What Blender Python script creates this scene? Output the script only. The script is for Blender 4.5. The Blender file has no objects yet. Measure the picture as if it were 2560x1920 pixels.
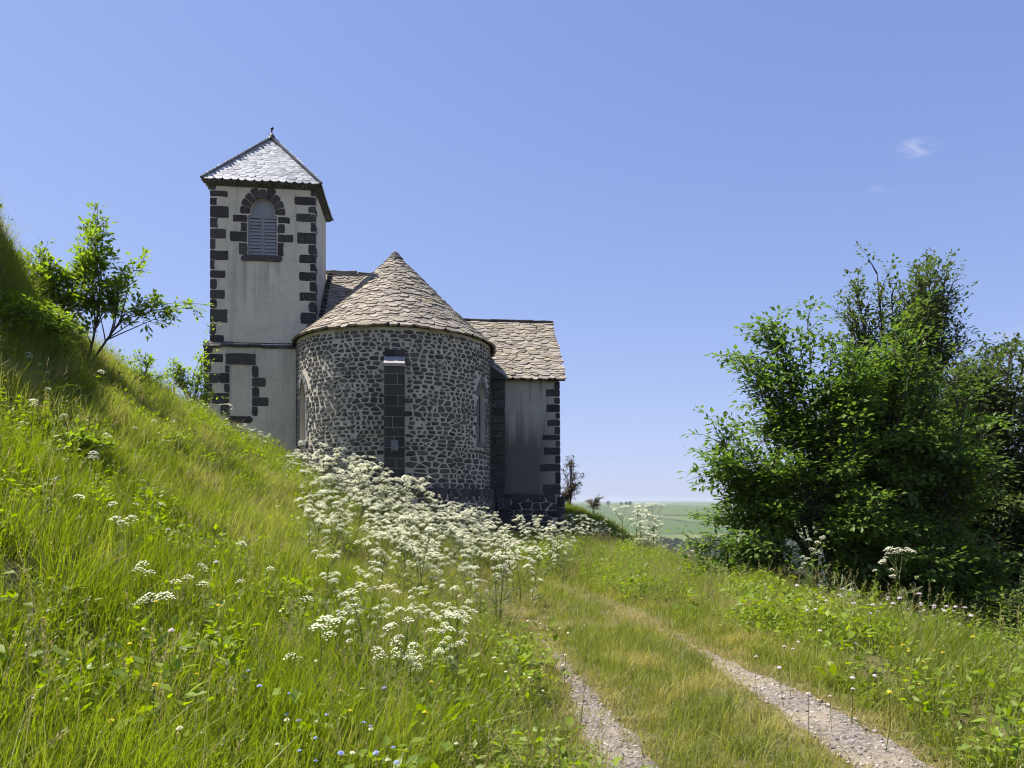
import bpy, math, random
import numpy as np
from mathutils import Vector, Matrix

R = math.radians
SC = bpy.context.scene
COL = SC.collection

# ------------------------------------------------------------------ camera
cam_d = bpy.data.cameras.new('camera')
cam = bpy.data.objects.new('camera', cam_d)
COL.objects.link(cam)
cam.location = (0, 0, 1.6)
cam.rotation_euler = (R(90), 0, 0)
cam_d.sensor_width = 36
cam_d.lens = 26.02
cam_d.shift_y = 0.1133
cam_d.clip_start = 0.05
cam_d.clip_end = 20000
SC.camera = cam

# ------------------------------------------------------------------ sky and sun
SUN_EL = R(58)
SUN_AZ = R(15)                       # behind the left-hand side
sun_vec = Vector((-math.cos(SUN_AZ) * math.cos(SUN_EL), math.sin(SUN_AZ) * math.cos(SUN_EL), math.sin(SUN_EL)))
world = bpy.data.worlds.new('World')
SC.world = world
world.use_nodes = True
wn, wl = world.node_tree.nodes, world.node_tree.links
wn.clear()
sky = wn.new('ShaderNodeTexSky')
sky.sky_type = 'NISHITA'
sky.sun_disc = False
sky.sun_elevation = SUN_EL
sky.sun_rotation = math.atan2(sun_vec.x, sun_vec.y)
sky.altitude = 900
sky.air_density = 1.0
sky.dust_density = 0.5
sky.ozone_density = 3.0
bg = wn.new('ShaderNodeBackground')
bg.inputs['Strength'].default_value = 0.1
wout = wn.new('ShaderNodeOutputWorld')
# small wisps of cloud, fixed directions of the sky
tc = wn.new('ShaderNodeTexCoord')
# the camera's soft shoulder: bright sky is compressed evenly in all directions
vadd = wn.new('ShaderNodeVectorMath'); vadd.operation = 'ADD'; vadd.inputs[1].default_value = (2.77, 3.32, 2.84)
vdiv = wn.new('ShaderNodeVectorMath'); vdiv.operation = 'DIVIDE'
vmul = wn.new('ShaderNodeVectorMath'); vmul.operation = 'MULTIPLY'; vmul.inputs[1].default_value = tuple(k * 5.18 for k in (.823, .953, 1.281))
wl.new(sky.outputs[0], vadd.inputs[0]); wl.new(sky.outputs[0], vdiv.inputs[0]); wl.new(vadd.outputs[0], vdiv.inputs[1]); wl.new(vdiv.outputs[0], vmul.inputs[0])
cur = vmul.outputs[0]
for (dx, dz, sx, sz, amt, sc_) in ((0.548, 0.476, 0.040, 0.018, 0.75, 26), (0.50, 0.42, 0.03, 0.012, 0.25, 34), (0.69, 0.215, 0.10, 0.03, 0.30, 14)):
    sep = wn.new('ShaderNodeSeparateXYZ'); wl.new(tc.outputs['Generated'], sep.inputs[0])
    dvx = wn.new('ShaderNodeMath'); dvx.operation = 'DIVIDE'; wl.new(sep.outputs[0], dvx.inputs[0]); wl.new(sep.outputs[1], dvx.inputs[1])
    dvz = wn.new('ShaderNodeMath'); dvz.operation = 'DIVIDE'; wl.new(sep.outputs[2], dvz.inputs[0]); wl.new(sep.outputs[1], dvz.inputs[1])
    cmb = wn.new('ShaderNodeCombineXYZ'); wl.new(dvx.outputs[0], cmb.inputs[0]); wl.new(dvz.outputs[0], cmb.inputs[1])
    mp = wn.new('ShaderNodeMapping'); mp.vector_type = 'TEXTURE'
    mp.inputs['Location'].default_value = (dx, dz, 0); mp.inputs['Rotation'].default_value = (0, 0, 0.18); mp.inputs['Scale'].default_value = (sx, sz, 1)
    wl.new(cmb.outputs[0], mp.inputs[0])
    ln = wn.new('ShaderNodeVectorMath'); ln.operation = 'LENGTH'; wl.new(mp.outputs[0], ln.inputs[0])
    fall = wn.new('ShaderNodeMapRange'); fall.inputs[1].default_value = 1.0; fall.inputs[2].default_value = 0.0; fall.interpolation_type = 'SMOOTHSTEP'
    wl.new(ln.outputs['Value'], fall.inputs[0])
    nz = wn.new('ShaderNodeTexNoise'); nz.inputs['Scale'].default_value = sc_; nz.inputs['Detail'].default_value = 6; nz.inputs['Roughness'].default_value = 0.62
    mp2 = wn.new('ShaderNodeMapping'); mp2.inputs['Scale'].default_value = (1.0, 2.2, 1); mp2.inputs['Rotation'].default_value = (0, 0, 0.35); wl.new(cmb.outputs[0], mp2.inputs[0]); wl.new(mp2.outputs[0], nz.inputs['Vector'])
    nr = wn.new('ShaderNodeMapRange'); nr.inputs[1].default_value = 0.42; nr.inputs[2].default_value = 0.72; wl.new(nz.outputs['Fac'], nr.inputs[0])
    mul = wn.new('ShaderNodeMath'); mul.operation = 'MULTIPLY'; wl.new(fall.outputs[0], mul.inputs[0]); wl.new(nr.outputs[0], mul.inputs[1])
    gt = wn.new('ShaderNodeMath'); gt.operation = 'GREATER_THAN'; gt.inputs[1].default_value = 0; wl.new(sep.outputs[1], gt.inputs[0])
    mul2 = wn.new('ShaderNodeMath'); mul2.operation = 'MULTIPLY'; wl.new(mul.outputs[0], mul2.inputs[0]); wl.new(gt.outputs[0], mul2.inputs[1])
    mul3 = wn.new('ShaderNodeMath'); mul3.operation = 'MULTIPLY'; mul3.inputs[1].default_value = amt; wl.new(mul2.outputs[0], mul3.inputs[0])
    mx = wn.new('ShaderNodeMix'); mx.data_type = 'RGBA'; wl.new(mul3.outputs[0], mx.inputs[0]); wl.new(cur, mx.inputs[6]); mx.inputs[7].default_value = (4.0, 4.2, 4.9, 1)
    cur = mx.outputs[2]
wl.new(cur, bg.inputs['Color'])
wl.new(bg.outputs[0], wout.inputs['Surface'])

sun_d = bpy.data.lights.new('sun', 'SUN')
sun_d.energy = 5.0
sun_d.angle = R(0.53)
sun_d.color = (1.0, 0.955, 0.88)
sun = bpy.data.objects.new('sun', sun_d)
COL.objects.link(sun)
sun.rotation_euler = sun_vec.to_track_quat('Z', 'Y').to_euler()
sun.location = (-30, 20, 60)

SC.view_settings.view_transform = 'Standard'
SC.view_settings.look = 'None'
SC.view_settings.gamma = 1
SC.view_settings.exposure = 1.04
SC.view_settings.use_curve_mapping = False
SC.cycles.max_bounces = 8
SC.cycles.diffuse_bounces = 3
SC.cycles.transmission_bounces = 4
SC.cycles.transparent_max_bounces = 6
SC.cycles.filter_width = 1.1
SC.cycles.use_denoising = True
try:
    SC.cycles.denoiser = 'OPENIMAGEDENOISE'
    SC.cycles.denoising_input_passes = 'RGB_ALBEDO_NORMAL'
except Exception:
    pass

# ------------------------------------------------------------------ helpers
def tag(o, label=None, cat=None, group=None, kind=None):
    if label: o['label'] = label
    if cat: o['category'] = cat
    if group: o['group'] = group
    if kind: o['kind'] = kind
    return o

def link(name, me, mats=None, parent=None):
    o = bpy.data.objects.new(name, me)
    COL.objects.link(o)
    if mats:
        for m in (mats if isinstance(mats, (list, tuple)) else [mats]):
            me.materials.append(m)
    if parent: o.parent = parent
    return o

def empty(name, loc=(0, 0, 0), rz=0, parent=None):
    o = bpy.data.objects.new(name, None)
    COL.objects.link(o)
    o.empty_display_size = 0.2
    o.location = loc
    o.rotation_euler = (0, 0, rz)
    if parent: o.parent = parent
    return o

def mesh(name, V, F, smooth=False, midx=None, tone=None):
    me = bpy.data.meshes.new(name)
    me.from_pydata([tuple(v) for v in V] if not isinstance(V, np.ndarray) else V.tolist(), [], F if not isinstance(F, np.ndarray) else F.tolist())
    if smooth: me.polygons.foreach_set('use_smooth', np.ones(len(me.polygons), dtype=bool))
    if midx is not None: me.polygons.foreach_set('material_index', np.asarray(midx, dtype=np.int32))
    if tone is not None:
        a = me.attributes.new('tone', 'FLOAT', 'POINT')
        a.data.foreach_set('value', np.asarray(tone, dtype=np.float32))
    me.update()
    return me

class MB:
    """collects vertices and faces of one mesh"""
    def __init__(s): s.V = []; s.F = []; s.M = []
    def add(s, V, F, m=0):
        k = len(s.V)
        s.V += [tuple(v) for v in V]
        s.F += [tuple(i + k for i in f) for f in F]
        s.M += [m] * len(F)
    def box(s, a, b, m=0, bev=0.0):
        x0, y0, z0 = a; x1, y1, z1 = b
        if bev <= 0:
            V = [(x0, y0, z0), (x1, y0, z0), (x1, y1, z0), (x0, y1, z0), (x0, y0, z1), (x1, y0, z1), (x1, y1, z1), (x0, y1, z1)]
            F = [(0, 3, 2, 1), (4, 5, 6, 7), (0, 1, 5, 4), (1, 2, 6, 5), (2, 3, 7, 6), (3, 0, 4, 7)]
            s.add(V, F, m)
        else:
            e = bev
            V = []
            for (x, sx) in ((x0, 1), (x1, -1)):
                for (y, sy) in ((y0, 1), (y1, -1)):
                    for (z, sz) in ((z0, 1), (z1, -1)):
                        V += [(x + sx * e, y + sy * e, z), (x + sx * e, y, z + sz * e), (x, y + sy * e, z + sz * e)]
            def I(ix, iy, iz, c): return (ix * 4 + iy * 2 + iz) * 3 + c
            F = []
            for iz in (0, 1): 
                f = [I(0, 0, iz, 0), I(1, 0, iz, 0), I(1, 1, iz, 0), I(0, 1, iz, 0)]; F.append(f if iz else f[::-1])
            for iy in (0, 1):
                f = [I(0, iy, 0, 1), I(1, iy, 0, 1), I(1, iy, 1, 1), I(0, iy, 1, 1)]; F.append(f[::-1] if iy else f)
            for ix in (0, 1):
                f = [I(ix, 0, 0, 2), I(ix, 1, 0, 2), I(ix, 1, 1, 2), I(ix, 0, 1, 2)]; F.append(f if ix else f[::-1])
            for ix in (0, 1):
                for iy in (0, 1): F.append([I(ix, iy, 0, 1), I(ix, iy, 0, 2), I(ix, iy, 1, 2), I(ix, iy, 1, 1)][::(1 if ix != iy else -1)])
            for ix in (0, 1):
                for iz in (0, 1): F.append([I(ix, 0, iz, 0), I(ix, 0, iz, 2), I(ix, 1, iz, 2), I(ix, 1, iz, 0)][::(1 if ix == iz else -1)])
            for iy in (0, 1):
                for iz in (0, 1): F.append([I(0, iy, iz, 0), I(0, iy, iz, 1), I(1, iy, iz, 1), I(1, iy, iz, 0)][::(1 if iy != iz else -1)])
            for ix in (0, 1):
                for iy in (0, 1):
                    for iz in (0, 1): F.append([I(ix, iy, iz, 0), I(ix, iy, iz, 1), I(ix, iy, iz, 2)][::(1 if (ix + iy + iz) % 2 == 0 else -1)])
            s.add(V, F, m)
    def tube(s, pts, rad, n=6, m=0, cap=True):
        pts = [Vector(p) for p in pts]
        V = []; F = []
        ref = Vector((0.31, 0.87, 0.12))
        for i, p in enumerate(pts):
            t = (pts[min(i + 1, len(pts) - 1)] - pts[max(i - 1, 0)])
            t = t.normalized() if t.length > 1e-9 else Vector((0, 0, 1))
            a = t.cross(ref).normalized(); b = t.cross(a)
            for k in range(n):
                w = 2 * math.pi * k / n
                V.append(p + (a * math.cos(w) + b * math.sin(w)) * rad[i])
        for i in range(len(pts) - 1):
            for k in range(n):
                F.append((i * n + k, i * n + (k + 1) % n, (i + 1) * n + (k + 1) % n, (i + 1) * n + k))
        if cap:
            F.append(tuple(range((len(pts) - 1) * n, len(pts) * n)))
        s.add(V, F, m)
    def build(s, name, mats, parent=None, smooth=False):
        return link(name, mesh(name, s.V, s.F, smooth, s.M), mats, parent)

def smoothstep(a, b, x):
    t = np.clip((np.asarray(x, float) - a) / (b - a), 0, 1)
    return t * t * (3 - 2 * t)

# ------------------------------------------------------------------ materials
class NT:
    def __init__(s, name):
        s.m = bpy.data.materials.new(name); s.m.use_nodes = True
        s.n = s.m.node_tree.nodes; s.l = s.m.node_tree.links
        s.n.clear()
        s.out = s.n.new('ShaderNodeOutputMaterial')
    def node(s, t, **kw):
        n = s.n.new(t)
        for k, v in kw.items(): setattr(n, k, v)
        return n
    def pos(s):
        return s.node('ShaderNodeNewGeometry').outputs['Position']
    def obj(s):
        return s.node('ShaderNodeTexCoord').outputs['Object']
    def noise(s, vec, scale, detail=3, rough=0.55, dist=0.0, stretch=None):
        n = s.node('ShaderNodeTexNoise')
        n.inputs['Scale'].default_value = scale; n.inputs['Detail'].default_value = detail
        n.inputs['Roughness'].default_value = rough; n.inputs['Distortion'].default_value = dist
        if stretch:
            mp = s.node('ShaderNodeMapping'); mp.inputs['Scale'].default_value = stretch
            s.l.new(vec, mp.inputs[0]); vec = mp.outputs[0]
        s.l.new(vec, n.inputs['Vector'])
        return n.outputs['Fac']
    def rng(s, v, a, b, c=0.0, d=1.0, smooth=False):
        n = s.node('ShaderNodeMapRange')
        if smooth: n.interpolation_type = 'SMOOTHSTEP'
        s.l.new(v, n.inputs[0])
        for i, x in enumerate((a, b, c, d)): n.inputs[i + 1].default_value = x
        return n.outputs[0]
    def math(s, op, a, b=None):
        n = s.node('ShaderNodeMath', operation=op)
        for i, x in enumerate((a, b)):
            if x is None: continue
            if isinstance(x, (int, float)): n.inputs[i].default_value = x
            else: s.l.new(x, n.inputs[i])
        return n.outputs[0]
    def mix(s, f, a, b):
        n = s.node('ShaderNodeMix'); n.data_type = 'RGBA'
        for i, x in ((0, f), (6, a), (7, b)):
            if isinstance(x, (int, float)): n.inputs[i].default_value = x
            elif isinstance(x, tuple): n.inputs[i].default_value = (*x[:3], 1)
            else: s.l.new(x, n.inputs[i])
        return n.outputs[2]
    def bump(s, h, strength, dist):
        n = s.node('ShaderNodeBump'); n.inputs['Strength'].default_value = strength; n.inputs['Distance'].default_value = dist
        s.l.new(h, n.inputs['Height'])
        return n.outputs[0]
    def princ(s, col, rough=0.9, spec=0.3, normal=None, metal=0.0):
        p = s.node('ShaderNodeBsdfPrincipled')
        if isinstance(col, tuple): p.inputs['Base Color'].default_value = (*col[:3], 1)
        else: s.l.new(col, p.inputs['Base Color'])
        if isinstance(rough, (int, float)): p.inputs['Roughness'].default_value = rough
        else: s.l.new(rough, p.inputs['Roughness'])
        p.inputs['Specular IOR Level'].default_value = spec
        p.inputs['Metallic'].default_value = metal
        if normal is not None: s.l.new(normal, p.inputs['Normal'])
        return p.outputs[0]
    def rand(s):
        """a random number for every loose piece, joined or single"""
        a = s.node('ShaderNodeObjectInfo').outputs['Random']
        b = s.node('ShaderNodeNewGeometry').outputs['Random Per Island']
        return s.math('FRACT', s.math('ADD', a, s.math('MULTIPLY', b, 7.31)))
    def done(s, sh):
        s.l.new(sh, s.out.inputs['Surface'])
        return s.m

def leaf_mat(name, dark, light, straw=None, straw_amt=0.0, transl=0.38, patch=0.35, rough=0.5, spec=0.35):
    t = NT(name)
    tone = t.node('ShaderNodeAttribute'); tone.attribute_name = 'tone'
    rnd = t.node('ShaderNodeObjectInfo').outputs['Random']
    p = t.pos()
    n1 = t.rng(t.noise(p, patch, 3, 0.6), 0.3, 0.7)
    f = t.math('ADD', t.math('MULTIPLY', tone.outputs['Fac'], 0.5), t.math('ADD', t.math('MULTIPLY', rnd, 0.22), t.math('MULTIPLY', n1, 0.3)))
    c = t.mix(f, dark, light)
    if straw:
        n2 = t.noise(p, patch * 1.9, 4, 0.6)
        g = t.math('ADD', t.math('MULTIPLY', n2, 0.9), t.math('MULTIPLY', rnd, 0.35))
        c = t.mix(t.rng(g, 0.74 - straw_amt, 0.95 - straw_amt), c, straw)
    d = t.princ(c, rough, spec)
    tr = t.node('ShaderNodeBsdfTranslucent')
    tc_ = t.mix(0.5, c, t.mix(1.0, c, c))
    hs = t.node('ShaderNodeHueSaturation'); hs.inputs['Saturation'].default_value = 1.12; hs.inputs['Value'].default_value = 1.5
    t.l.new(c, hs.inputs['Color']); t.l.new(hs.outputs[0], tr.inputs['Color'])
    ms = t.node('ShaderNodeMixShader'); ms.inputs[0].default_value = transl
    t.l.new(d, ms.inputs[1]); t.l.new(tr.outputs[0], ms.inputs[2])
    return t.done(ms.outputs[0])

def flat_mat(name, col, rough=0.8, spec=0.3, var=0.15, scale=6, transl=0.0, metal=0.0):
    t = NT(name)
    n = t.noise(t.obj(), scale, 4)
    c = t.mix(t.rng(n, 0.3, 0.7), tuple(x * (1 - var) for x in col), tuple(min(1, x * (1 + var)) for x in col))
    sh = t.princ(c, rough, spec, metal=metal)
    if transl:
        tr = t.node('ShaderNodeBsdfTranslucent'); t.l.new(c, tr.inputs['Color'])
        ms = t.node('ShaderNodeMixShader'); ms.inputs[0].default_value = transl
        t.l.new(sh, ms.inputs[1]); t.l.new(tr.outputs[0], ms.inputs[2]); sh = ms.outputs[0]
    return t.done(sh)

def basalt_mat(name, lo, hi, specks=0.0, rough=0.85, spec=0.3):
    t = NT(name)
    p = t.pos(); r = t.rand()
    n = t.noise(p, 7, 5, 0.6)
    c = t.mix(t.rng(t.math('ADD', t.math('MULTIPLY', n, 0.8), t.math('MULTIPLY', r, 0.55)), 0.3, 1.0), lo, hi)
    fine = t.noise(p, 60, 3, 0.6)
    c = t.mix(t.rng(fine, 0.4, 0.75, 0, 0.35), c, tuple(x * 1.9 for x in hi))
    if specks:
        v = t.node('ShaderNodeTexVoronoi'); v.inputs['Scale'].default_value = 16
        t.l.new(p, v.inputs['Vector'])
        k = t.math('MULTIPLY', t.rng(v.outputs['Distance'], 0.16, 0.28, 1, 0), t.rng(t.noise(p, 2.2, 3), 0.50, 0.62))
        c = t.mix(t.math('MULTIPLY', k, specks), c, (0.42, 0.42, 0.38))
    h = t.math('ADD', t.noise(p, 14, 4), t.math('MULTIPLY', fine, 0.4))
    return t.done(t.princ(c, rough, spec, t.bump(h, 0.7, 0.02)))

M = {}
M['basalt'] = basalt_mat('basalt', (0.020, 0.0185, 0.016), (0.066, 0.060, 0.052), specks=0.12)
M['basalt_lichen'] = basalt_mat('basalt_lichen', (0.017, 0.016, 0.0145), (0.056, 0.052, 0.046), specks=0.75)
M['rubble'] = basalt_mat('rubble_basalt', (0.026, 0.024, 0.021), (0.120, 0.108, 0.090), specks=0.3)
M['dressed'] = basalt_mat('dressed_grey_stone', (0.10, 0.098, 0.095), (0.17, 0.165, 0.155))
M['weathered_slab'] = basalt_mat('weathered_slab', (0.22, 0.20, 0.19), (0.42, 0.38, 0.34))

def plaster_mat():
    t = NT('grey_plaster')
    o = t.obj(); sp = t.node('ShaderNodeSeparateXYZ'); t.l.new(o, sp.inputs[0])
    c = t.mix(t.rng(t.noise(o, 0.9, 5, 0.6), 0.3, 0.7), (0.535, 0.475, 0.355), (0.615, 0.555, 0.425))
    c = t.mix(t.rng(t.noise(o, 2.6, 6, 0.7, 0.4), 0.50, 0.70, 0, 0.55), c, (0.36, 0.32, 0.255))
    gs = t.noise(o, 1.0, 5, 0.65, 0, (3.0, 3.0, 0.16))
    c = t.mix(t.rng(gs, 0.52, 0.72, 0, 0.6), c, (0.30, 0.275, 0.225))
    # rain streaks below the belfry sill and the string course
    st = t.noise(o, 1.0, 4, 0.6, 0, (5.5, 5.5, 0.22))
    def band(axis, a0, a1, b0, b1):
        up = t.rng(axis, a0, a1); dn = t.rng(axis, b0, b1, 1, 0)
        return t.math('MULTIPLY', up, dn)
    k1 = t.math('MULTIPLY', band(sp.outputs[0], -5.47, -5.22, -4.13, -3.93), band(sp.outputs[2], 8.1, 9.8, 9.97, 10.04))
    k2 = band(sp.outputs[2], 5.6, 6.9, 7.0, 7.1)
    k = t.math('ADD', t.math('MULTIPLY', k1, t.rng(st, 0.44, 0.62)), t.math('MULTIPLY', k2, t.rng(st, 0.36, 0.75, 0.0, 0.8)))
    c = t.mix(t.math('MULTIPLY', k, 0.62), c, (0.13, 0.13, 0.125))
    return t.done(t.princ(c, 0.95, 0.15, t.bump(t.noise(o, 45, 4), 0.25, 0.01)))
M['plaster'] = plaster_mat()

def annex_plaster():
    t = NT('stained_plaster')
    o = t.obj(); sp = t.node('ShaderNodeSeparateXYZ'); t.l.new(o, sp.inputs[0])
    c = t.mix(t.rng(t.noise(o, 1.1, 5, 0.6), 0.3, 0.7), (0.36, 0.325, 0.26), (0.45, 0.41, 0.335))
    st = t.noise(o, 1.0, 5, 0.62, 0, (6.0, 6.0, 0.25))
    low = t.rng(sp.outputs[2], 2.9, 5.6, 1, 0)
    k = t.math('MULTIPLY', t.rng(t.math('ADD', low, t.math('MULTIPLY', st, 0.9)), 0.72, 1.15), t.rng(sp.outputs[0], 5.3, 6.0, 1, 0.35))
    c = t.mix(t.math('MULTIPLY', k, 0.8), c, (0.085, 0.070, 0.062))
    k2 = t.math('MULTIPLY', t.rng(st, 0.60, 0.70), t.rng(sp.outputs[2], 6.4, 3.0, 0.6, 0.2))
    c = t.mix(k2, c, (0.06, 0.055, 0.05))
    return t.done(t.princ(c, 0.95, 0.15, t.bump(t.noise(o, 45, 4), 0.3, 0.01)))
M['plaster_annex'] = annex_plaster()

def mortar_mat():
    t = NT('lime_mortar')
    p = t.pos()
    c = t.mix(t.rng(t.noise(p, 1.6, 5, 0.62), 0.3, 0.7), (0.40, 0.36, 0.28), (0.57, 0.515, 0.41))
    return t.done(t.princ(c, 0.95, 0.12, t.bump(t.noise(p, 34, 5, 0.65), 0.4, 0.015)))
M['mortar'] = mortar_mat()

def lauze_mat():
    t = NT('stone_roof_slab')
    p = t.pos(); r = t.rand()
    n = t.noise(p, 5, 5, 0.65)
    c = t.mix(t.rng(t.math('ADD', t.math('MULTIPLY', n, 0.6), t.math('MULTIPLY', r, 0.6)), 0.25, 0.95), (0.175, 0.145, 0.112), (0.385, 0.335, 0.27))
    li = t.rng(t.noise(p, 1.3, 4, 0.6), 0.52, 0.68)
    c = t.mix(t.math('MULTIPLY', li, 0.45), c, (0.33, 0.30, 0.15))
    bl = t.rng(t.noise(p, 24, 4, 0.7), 0.56, 0.70)
    c = t.mix(t.math('MULTIPLY', bl, 0.4), c, (0.12, 0.105, 0.09))
    return t.done(t.princ(c, 0.9, 0.25, t.bump(t.noise(p, 26, 5, 0.65), 0.7, 0.02)))
M['lauze'] = lauze_mat()

def slate_mat():
    t = NT('blue_grey_slate')
    p = t.pos(); r = t.rand()
    c = t.mix(r, (0.20, 0.205, 0.215), (0.40, 0.405, 0.415))
    c = t.mix(t.rng(t.noise(p, 8, 4), 0.45, 0.7, 0, 0.4), c, (0.42, 0.40, 0.38))
    rr = t.rng(r, 0, 1, 0.42, 0.6)
    return t.done(t.princ(c, rr, 0.4, t.bump(t.noise(p, 20, 3), 0.25, 0.01)))
M['slate'] = slate_mat()
M['slate_dark'] = flat_mat('dark_zinc', (0.035, 0.037, 0.042), 0.5, 0.5)
M['underlay'] = flat_mat('roof_underlay', (0.03, 0.027, 0.024), 0.95, 0.1)
M['shutter'] = flat_mat('grey_painted_wood', (0.25, 0.25, 0.255), 0.7, 0.3, 0.12, 9)
M['tympanum'] = flat_mat('grey_render_panel', (0.24, 0.245, 0.255), 0.9, 0.2, 0.08, 2)
M['iron'] = flat_mat('black_iron', (0.012, 0.012, 0.013), 0.5, 0.5)
M['lead'] = flat_mat('grey_window_bar', (0.22, 0.22, 0.23), 0.6, 0.4)
M['plaque'] = flat_mat('grey_plaque', (0.16, 0.165, 0.17), 0.6, 0.4, 0.3, 30)
def glass_mat():
    t = NT('dark_window_glass')
    return t.done(t.princ((0.012, 0.014, 0.017), 0.12, 0.5))
M['glass'] = glass_mat()

def soil_mat():
    t = NT('meadow_soil')
    p = t.pos()
    sp = t.node('ShaderNodeSeparateXYZ'); t.l.new(p, sp.inputs[0])
    far = t.rng(sp.outputs[1], 120, 420)
    near_c = t.mix(t.rng(t.noise(p, 1.4, 5), 0.3, 0.7), (0.075, 0.068, 0.028), (0.150, 0.128, 0.060))
    # far country: meadows in blocks with hedges between
    v = t.node('ShaderNodeTexVoronoi'); v.inputs['Scale'].default_value = 1.0
    mp = t.node('ShaderNodeMapping'); mp.inputs['Scale'].default_value = (0.0034, 0.0022, 0); mp.inputs['Rotation'].default_value = (0, 0, 0.5)
    t.l.new(p, mp.inputs[0]); t.l.new(mp.outputs[0], v.inputs['Vector'])
    sv = t.node('ShaderNodeSeparateXYZ'); t.l.new(v.outputs['Color'], sv.inputs[0])
    fc = t.mix(sv.outputs[0], (0.060, 0.092, 0.026), (0.150, 0.165, 0.060))
    fc = t.mix(t.rng(t.noise(p, 0.012, 5, 0.65), 0.40, 0.66, 0, 0.5), fc, (0.055, 0.085, 0.030))
    e = t.node('ShaderNodeTexVoronoi'); e.feature = 'DISTANCE_TO_EDGE'; e.inputs['Scale'].default_value = 1.0
    t.l.new(mp.outputs[0], e.inputs['Vector'])
    hedge = t.math('MULTIPLY', t.rng(e.outputs['Distance'], 0.012, 0.03, 1, 0), t.rng(t.noise(p, 0.02, 3), 0.42, 0.55))
    fc = t.mix(hedge, fc, (0.022, 0.040, 0.018))
    c = t.mix(far, near_c, fc)
    return t.done(t.princ(c, 0.95, 0.1, t.bump(t.noise(p, 9, 4), 0.5, 0.05)))
M['soil'] = soil_mat()

def gravel_mat():
    t = NT('gravel_earth')
    p = t.pos()
    c = t.mix(t.rng(t.noise(p, 30, 5, 0.7), 0.35, 0.65), (0.085, 0.072, 0.060), (0.29, 0.25, 0.215))
    c = t.mix(t.rng(t.noise(p, 2.4, 4), 0.45, 0.7, 0, 0.6), c, (0.36, 0.30, 0.20))
    return t.done(t.princ(c, 0.95, 0.15, t.bump(t.noise(p, 48, 4, 0.7), 0.9, 0.02)))
M['gravel'] = gravel_mat()
def pebble_mat():
    t = NT('pebbles')
    r = t.node('ShaderNodeObjectInfo').outputs['Random']
    c = t.mix(r, (0.11, 0.095, 0.083), (0.42, 0.37, 0.325))
    return t.done(t.princ(c, 0.9, 0.2))
M['pebble'] = pebble_mat()

M['grass'] = leaf_mat('meadow_grass_blade', (0.058, 0.098, 0.009), (0.285, 0.335, 0.042), (0.41, 0.34, 0.135), 0.05, 0.47, 0.85)
M['grass_far'] = leaf_mat('bank_grass_blade', (0.066, 0.105, 0.012), (0.290, 0.335, 0.048), (0.40, 0.335, 0.14), 0.045, 0.47, 0.85)
M['turf'] = leaf_mat('track_grass_blade', (0.12, 0.15, 0.022), (0.31, 0.335, 0.065), (0.52, 0.425, 0.155), 0.25, 0.45, 1.1)
M['straw'] = leaf_mat('dry_straw_blade', (0.24, 0.19, 0.075), (0.50, 0.41, 0.17), None, 0, 0.35, 1.5)
M['stalk'] = leaf_mat('seed_grass_stalk', (0.16, 0.14, 0.05), (0.38, 0.33, 0.16), None, 0, 0.4, 0.8)
M['herb'] = leaf_mat('herb_leaf', (0.095, 0.150, 0.014), (0.28, 0.36, 0.035), None, 0, 0.48, 0.7)
M['stem'] = leaf_mat('green_stem', (0.07, 0.10, 0.02), (0.16, 0.19, 0.05), None, 0, 0.2, 0.8)
M['petal'] = flat_mat('white_umbel_petal', (0.90, 0.885, 0.66), 0.7, 0.2, 0.06, 30, 0.42)
M['petal_blue'] = flat_mat('pale_blue_petal', (0.42, 0.48, 0.82), 0.7, 0.2, 0.1, 30, 0.3)
M['petal_lilac'] = flat_mat('lilac_petal', (0.74, 0.65, 0.68), 0.7, 0.2, 0.15, 30, 0.3)
M['petal_yellow'] = flat_mat('yellow_petal', (0.80, 0.66, 0.06), 0.7, 0.2, 0.1, 30, 0.3)
M['leaf_light'] = leaf_mat('hornbeam_leaf', (0.055, 0.102, 0.018), (0.170, 0.255, 0.045), None, 0, 0.46, 0.9)
M['leaf_dark'] = leaf_mat('dark_beech_leaf', (0.045, 0.075, 0.017), (0.130, 0.170, 0.040), None, 0, 0.40, 0.9)
M['leaf_shrub'] = leaf_mat('shrub_leaf', (0.100, 0.155, 0.020), (0.260, 0.345, 0.048), None, 0, 0.56, 1.2)
M['leaf_dry'] = leaf_mat('brownish_leaf', (0.06, 0.055, 0.030), (0.16, 0.13, 0.075), None, 0, 0.3, 1.2)
M['leaf_wood'] = leaf_mat('distant_wood_leaf', (0.020, 0.040, 0.014), (0.055, 0.085, 0.026), None, 0, 0.25, 0.02)
M['bark'] = flat_mat('grey_bark', (0.075, 0.062, 0.050), 0.95, 0.1, 0.35, 12)

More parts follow.
